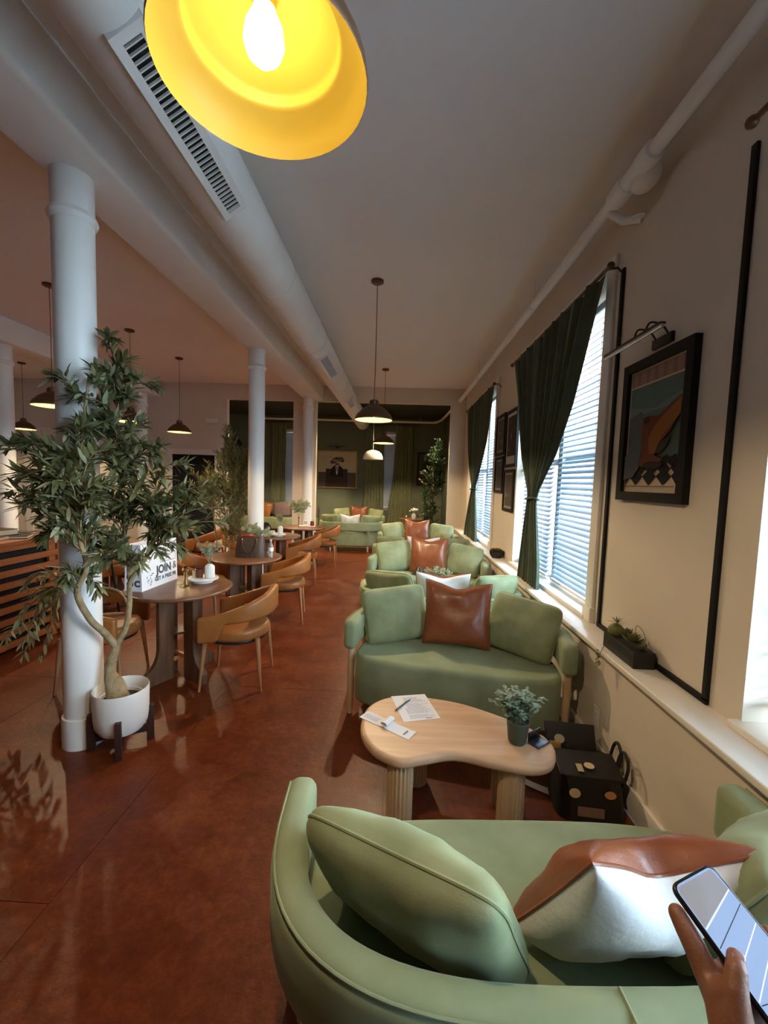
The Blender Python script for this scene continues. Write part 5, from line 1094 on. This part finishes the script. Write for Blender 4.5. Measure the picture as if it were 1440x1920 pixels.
# banquette glimpsed through the left opening of the green room
bq = thing('banquette', 'tan upholstered bench along the far wall seen between the columns', 'bench', (-3.5, 12.2, 0)); MB().box((-1.1, -0.3, 0.1), (1.1, 0.3, 0.45), 0.04).build('seat', 'velvet', bq); MB().box((-1.1, 0.22, 0.45), (1.1, 0.34, 0.85), 0.04).build('backrest', 'mauve', bq); MB().box((-1.05, -0.25, 0), (1.05, 0.3, 0.1)).build('plinth', 'dark_wood', bq)
pillow('brown cushion on the bench behind the second column', 0.5, 0.46, 0.16, Matrix.Translation((-3.95, 12.1, 0.66)) @ Matrix.Rotation(R(-14), 4, 'X') @ Matrix.Rotation(R(12), 4, 'Y'), ['tan_leather', 'tan_leather'], 91, group='bench cushions')
pillow('mauve cushion on the bench beside the pale wall pier', 0.5, 0.46, 0.16, Matrix.Translation((-3.4, 12.12, 0.68)) @ Matrix.Rotation(R(-14), 4, 'X') @ Matrix.Rotation(R(-8), 4, 'Y'), ['mauve', 'mauve'], 92, group='bench cushions')

# ------------------------------------------------------------------ hand with a phone
def limb_mesh(verts, edges, name, material, vox=0.0022):
    mb = MB()
    for p, r in verts: mb.sphere(p, r, 14, 10)
    for i, j in edges:
        (p, r), (q, t) = verts[i], verts[j]; mb.tube([p, q], [r, t], 14)
    me = mb.mesh(name, material); o = bpy.data.objects.new(name, me); col.objects.link(o)
    rm = o.modifiers.new('Remesh', 'REMESH'); rm.mode = 'VOXEL'; rm.voxel_size = vox
    sm2 = o.modifiers.new('Smooth', 'SMOOTH'); sm2.iterations = 9; sm2.factor = 0.5
    dg = bpy.context.evaluated_depsgraph_get(); nm = bpy.data.meshes.new_from_object(o.evaluated_get(dg)); bpy.data.objects.remove(o)
    nm.materials.clear(); nm.materials.append(M[material]); nm.shade_smooth(); nm.name = name; return nm
# phone frame: tip end P, long axis a, width axis b (towards the far long edge), screen normal c
PT = Vector((0.400, 0.553, 1.049)); pa = Vector((0.0565, -0.127, -0.066)).normalized(); pbv = Vector((0.055, 0.055, 0.030)); pbv = (pbv-pa*pbv.dot(pa)).normalized(); pcv = pa.cross(pbv).normalized()
if pcv.z < 0: pcv = -pcv
PMX = Matrix(((pa.x, pbv.x, pcv.x, PT.x), (pa.y, pbv.y, pcv.y, PT.y), (pa.z, pbv.z, pcv.z, PT.z), (0, 0, 0, 1)))
ph = thing('smartphone', 'smartphone with bright reflections painted on its dark screen, held over the nearest sofa', 'phone'); ph.matrix_world = PMX
def rrect(x0, y0, x1, y1, r, n=6):
    o_ = []
    for cx, cy, a0 in ((x1-r, y1-r, 0), (x0+r, y1-r, 90), (x0+r, y0+r, 180), (x1-r, y0+r, 270)): o_ += [(cx+r*math.cos(R(a0+90*k/n)), cy+r*math.sin(R(a0+90*k/n))) for k in range(n+1)]
    return o_
MB().prism(rrect(0, 0, 0.158, 0.077, 0.012), -0.0085, 0, 0.002, 3).build('phone_body', 'phone_black', ph, ang=50)
mat('phone_screen', (0.01, 0.012, 0.018), 0.04, spec=1.0, coat=1.0, metal=0.0)
mat('reflection_blue', (0.02, 0.03, 0.05), 0.06, emit=(0.42, 0.58, 0.92), estr=0.3, coat=0.3); mat('reflection_grey', (0.02, 0.02, 0.02), 0.06, emit=(0.42, 0.42, 0.46), estr=0.28, coat=0.3); mat('reflection_line', (0.02, 0.02, 0.02), 0.06, emit=(0.8, 0.88, 1.0), estr=0.45, coat=0.3)  # glowing colours that paint reflections onto the dark screen
scr = MB().prism(rrect(0.0035, 0.0035, 0.1545, 0.0735, 0.009), 0.0, 0.0006).build('screen', 'reflection_blue', ph, smooth=False)
MB().prism(ccw([(0.006, 0.008), (0.006, 0.069), (0.030, 0.072), (0.048, 0.0045), (0.012, 0.0045)]), 0.0006, 0.0008).build('painted_reflection', 'reflection_grey', scr, smooth=False)
for x0, x1, w_ in ((0.030, 0.049, 0.0016), (0.066, 0.092, 0.0013), (0.086, 0.115, 0.0013), (0.118, 0.14, 0.001)): MB().prism(ccw([(x0, 0.072), (x0+w_, 0.072), (x1+w_, 0.0045), (x1, 0.0045)]), 0.0008, 0.0010).build('painted_reflection', 'reflection_line', scr, smooth=False)
for x0, x1 in ((0.046, 0.068), (0.128, 0.118)): MB().prism(ccw([(x0, 0.072), (x0+0.001, 0.072), (x1+0.001, 0.0045), (x1, 0.0045)]), 0.0008, 0.0010).build('painted_reflection', 'blue_gloss', scr, smooth=False)
def H(a, b, c): return PT+pa*a+pbv*b+pcv*c      # a along the phone, b across, c above the screen
per = thing('person', 'hand and dark-sleeved forearm holding a smartphone', 'person', tuple(H(0.17, -0.05, -0.03)))
PO = H(0.17, -0.05, -0.03)
V = []; E_ = []
def node(p, r, par=None):
    V.append((tuple(p-PO), r)); 
    if par is not None: E_.append((par, len(V)-1))
    return len(V)-1
wr = node(H(0.168, -0.058, -0.044), 0.0255)
f1 = node(H(0.21, -0.073, -0.054), 0.0275, wr); f2 = node(H(0.28, -0.092, -0.072), 0.031, f1); f3 = node(H(0.36, -0.115, -0.095), 0.037, f2); f4 = node(H(0.44, -0.135, -0.12), 0.041, f3)
pa0 = node(H(0.138, -0.040, -0.036), 0.0245, wr); pa1 = node(H(0.112, -0.022, -0.031), 0.0215, pa0); pa2 = node(H(0.125, -0.006, -0.031), 0.0195, pa0); E_.append((pa1, pa2))
kn = [node(H(0.082, -0.019, -0.025), 0.0155, pa1), node(H(0.086, 0.002, -0.027), 0.0135, pa1), node(H(0.104, 0.014, -0.027), 0.013, pa2), node(H(0.124, 0.018, -0.027), 0.012, pa2)]
E_ += [(kn[0], kn[1]), (kn[1], kn[2]), (kn[2], kn[3])]
i1 = node(H(0.058, -0.013, -0.020), 0.0145, kn[0]); i2 = node(H(0.040, -0.010, -0.018), 0.0132, i1); node(H(0.025, -0.007, -0.017), 0.0115, i2)
wb0 = node(H(0.098, -0.024, -0.020), 0.0175, pa0); E_.append((wb0, kn[0]))
for k, (da, ln) in enumerate(((0.082, 1.0), (0.100, 0.95), (0.119, 0.8))):
    j1 = node(H(da, 0.018+0.022*ln, -0.0215), 0.0094-0.0005*k, kn[k+1]); j2 = node(H(da-0.003, 0.018+0.046*ln, -0.0205), 0.0086-0.0005*k, j1); j3 = node(H(da-0.005, 0.024+0.060*ln, -0.010), 0.0078-0.0005*k, j2)
t1 = node(H(0.116, -0.027, -0.012), 0.0175, pa0); t2 = node(H(0.100, -0.015, 0.003), 0.0138, t1); E_.append((wb0, t2)); t3 = node(H(0.088, -0.001, 0.0118), 0.0116, t2); node(H(0.080, 0.009, 0.0104), 0.0096, t3)
obj('body', limb_mesh(V, E_, 'body', 'skin'), per)
nm_ = MB().sphere((0, 0, 0), 0.0062, 10, 8, sz=0.28, sx=1.25).build('thumb_nail', 'nail', per); nm_.matrix_local = Matrix.Translation(H(0.081, 0.0085, 0.0190)-PO) @ rot_to(pcv)
slv = MB(); sp_ = smooth_path([H(0.190, -0.066, -0.049)-PO, H(0.28, -0.092, -0.072)-PO, H(0.36, -0.115, -0.095)-PO, H(0.45, -0.138, -0.123)-PO, H(0.54, -0.16, -0.16)-PO], 6)
slv.tube(sp_, [0.0335+0.025*i/len(sp_)+0.0015*math.sin(i*2.1) for i in range(len(sp_))], 20).build('sleeve', 'sleeve', per, ang=80)
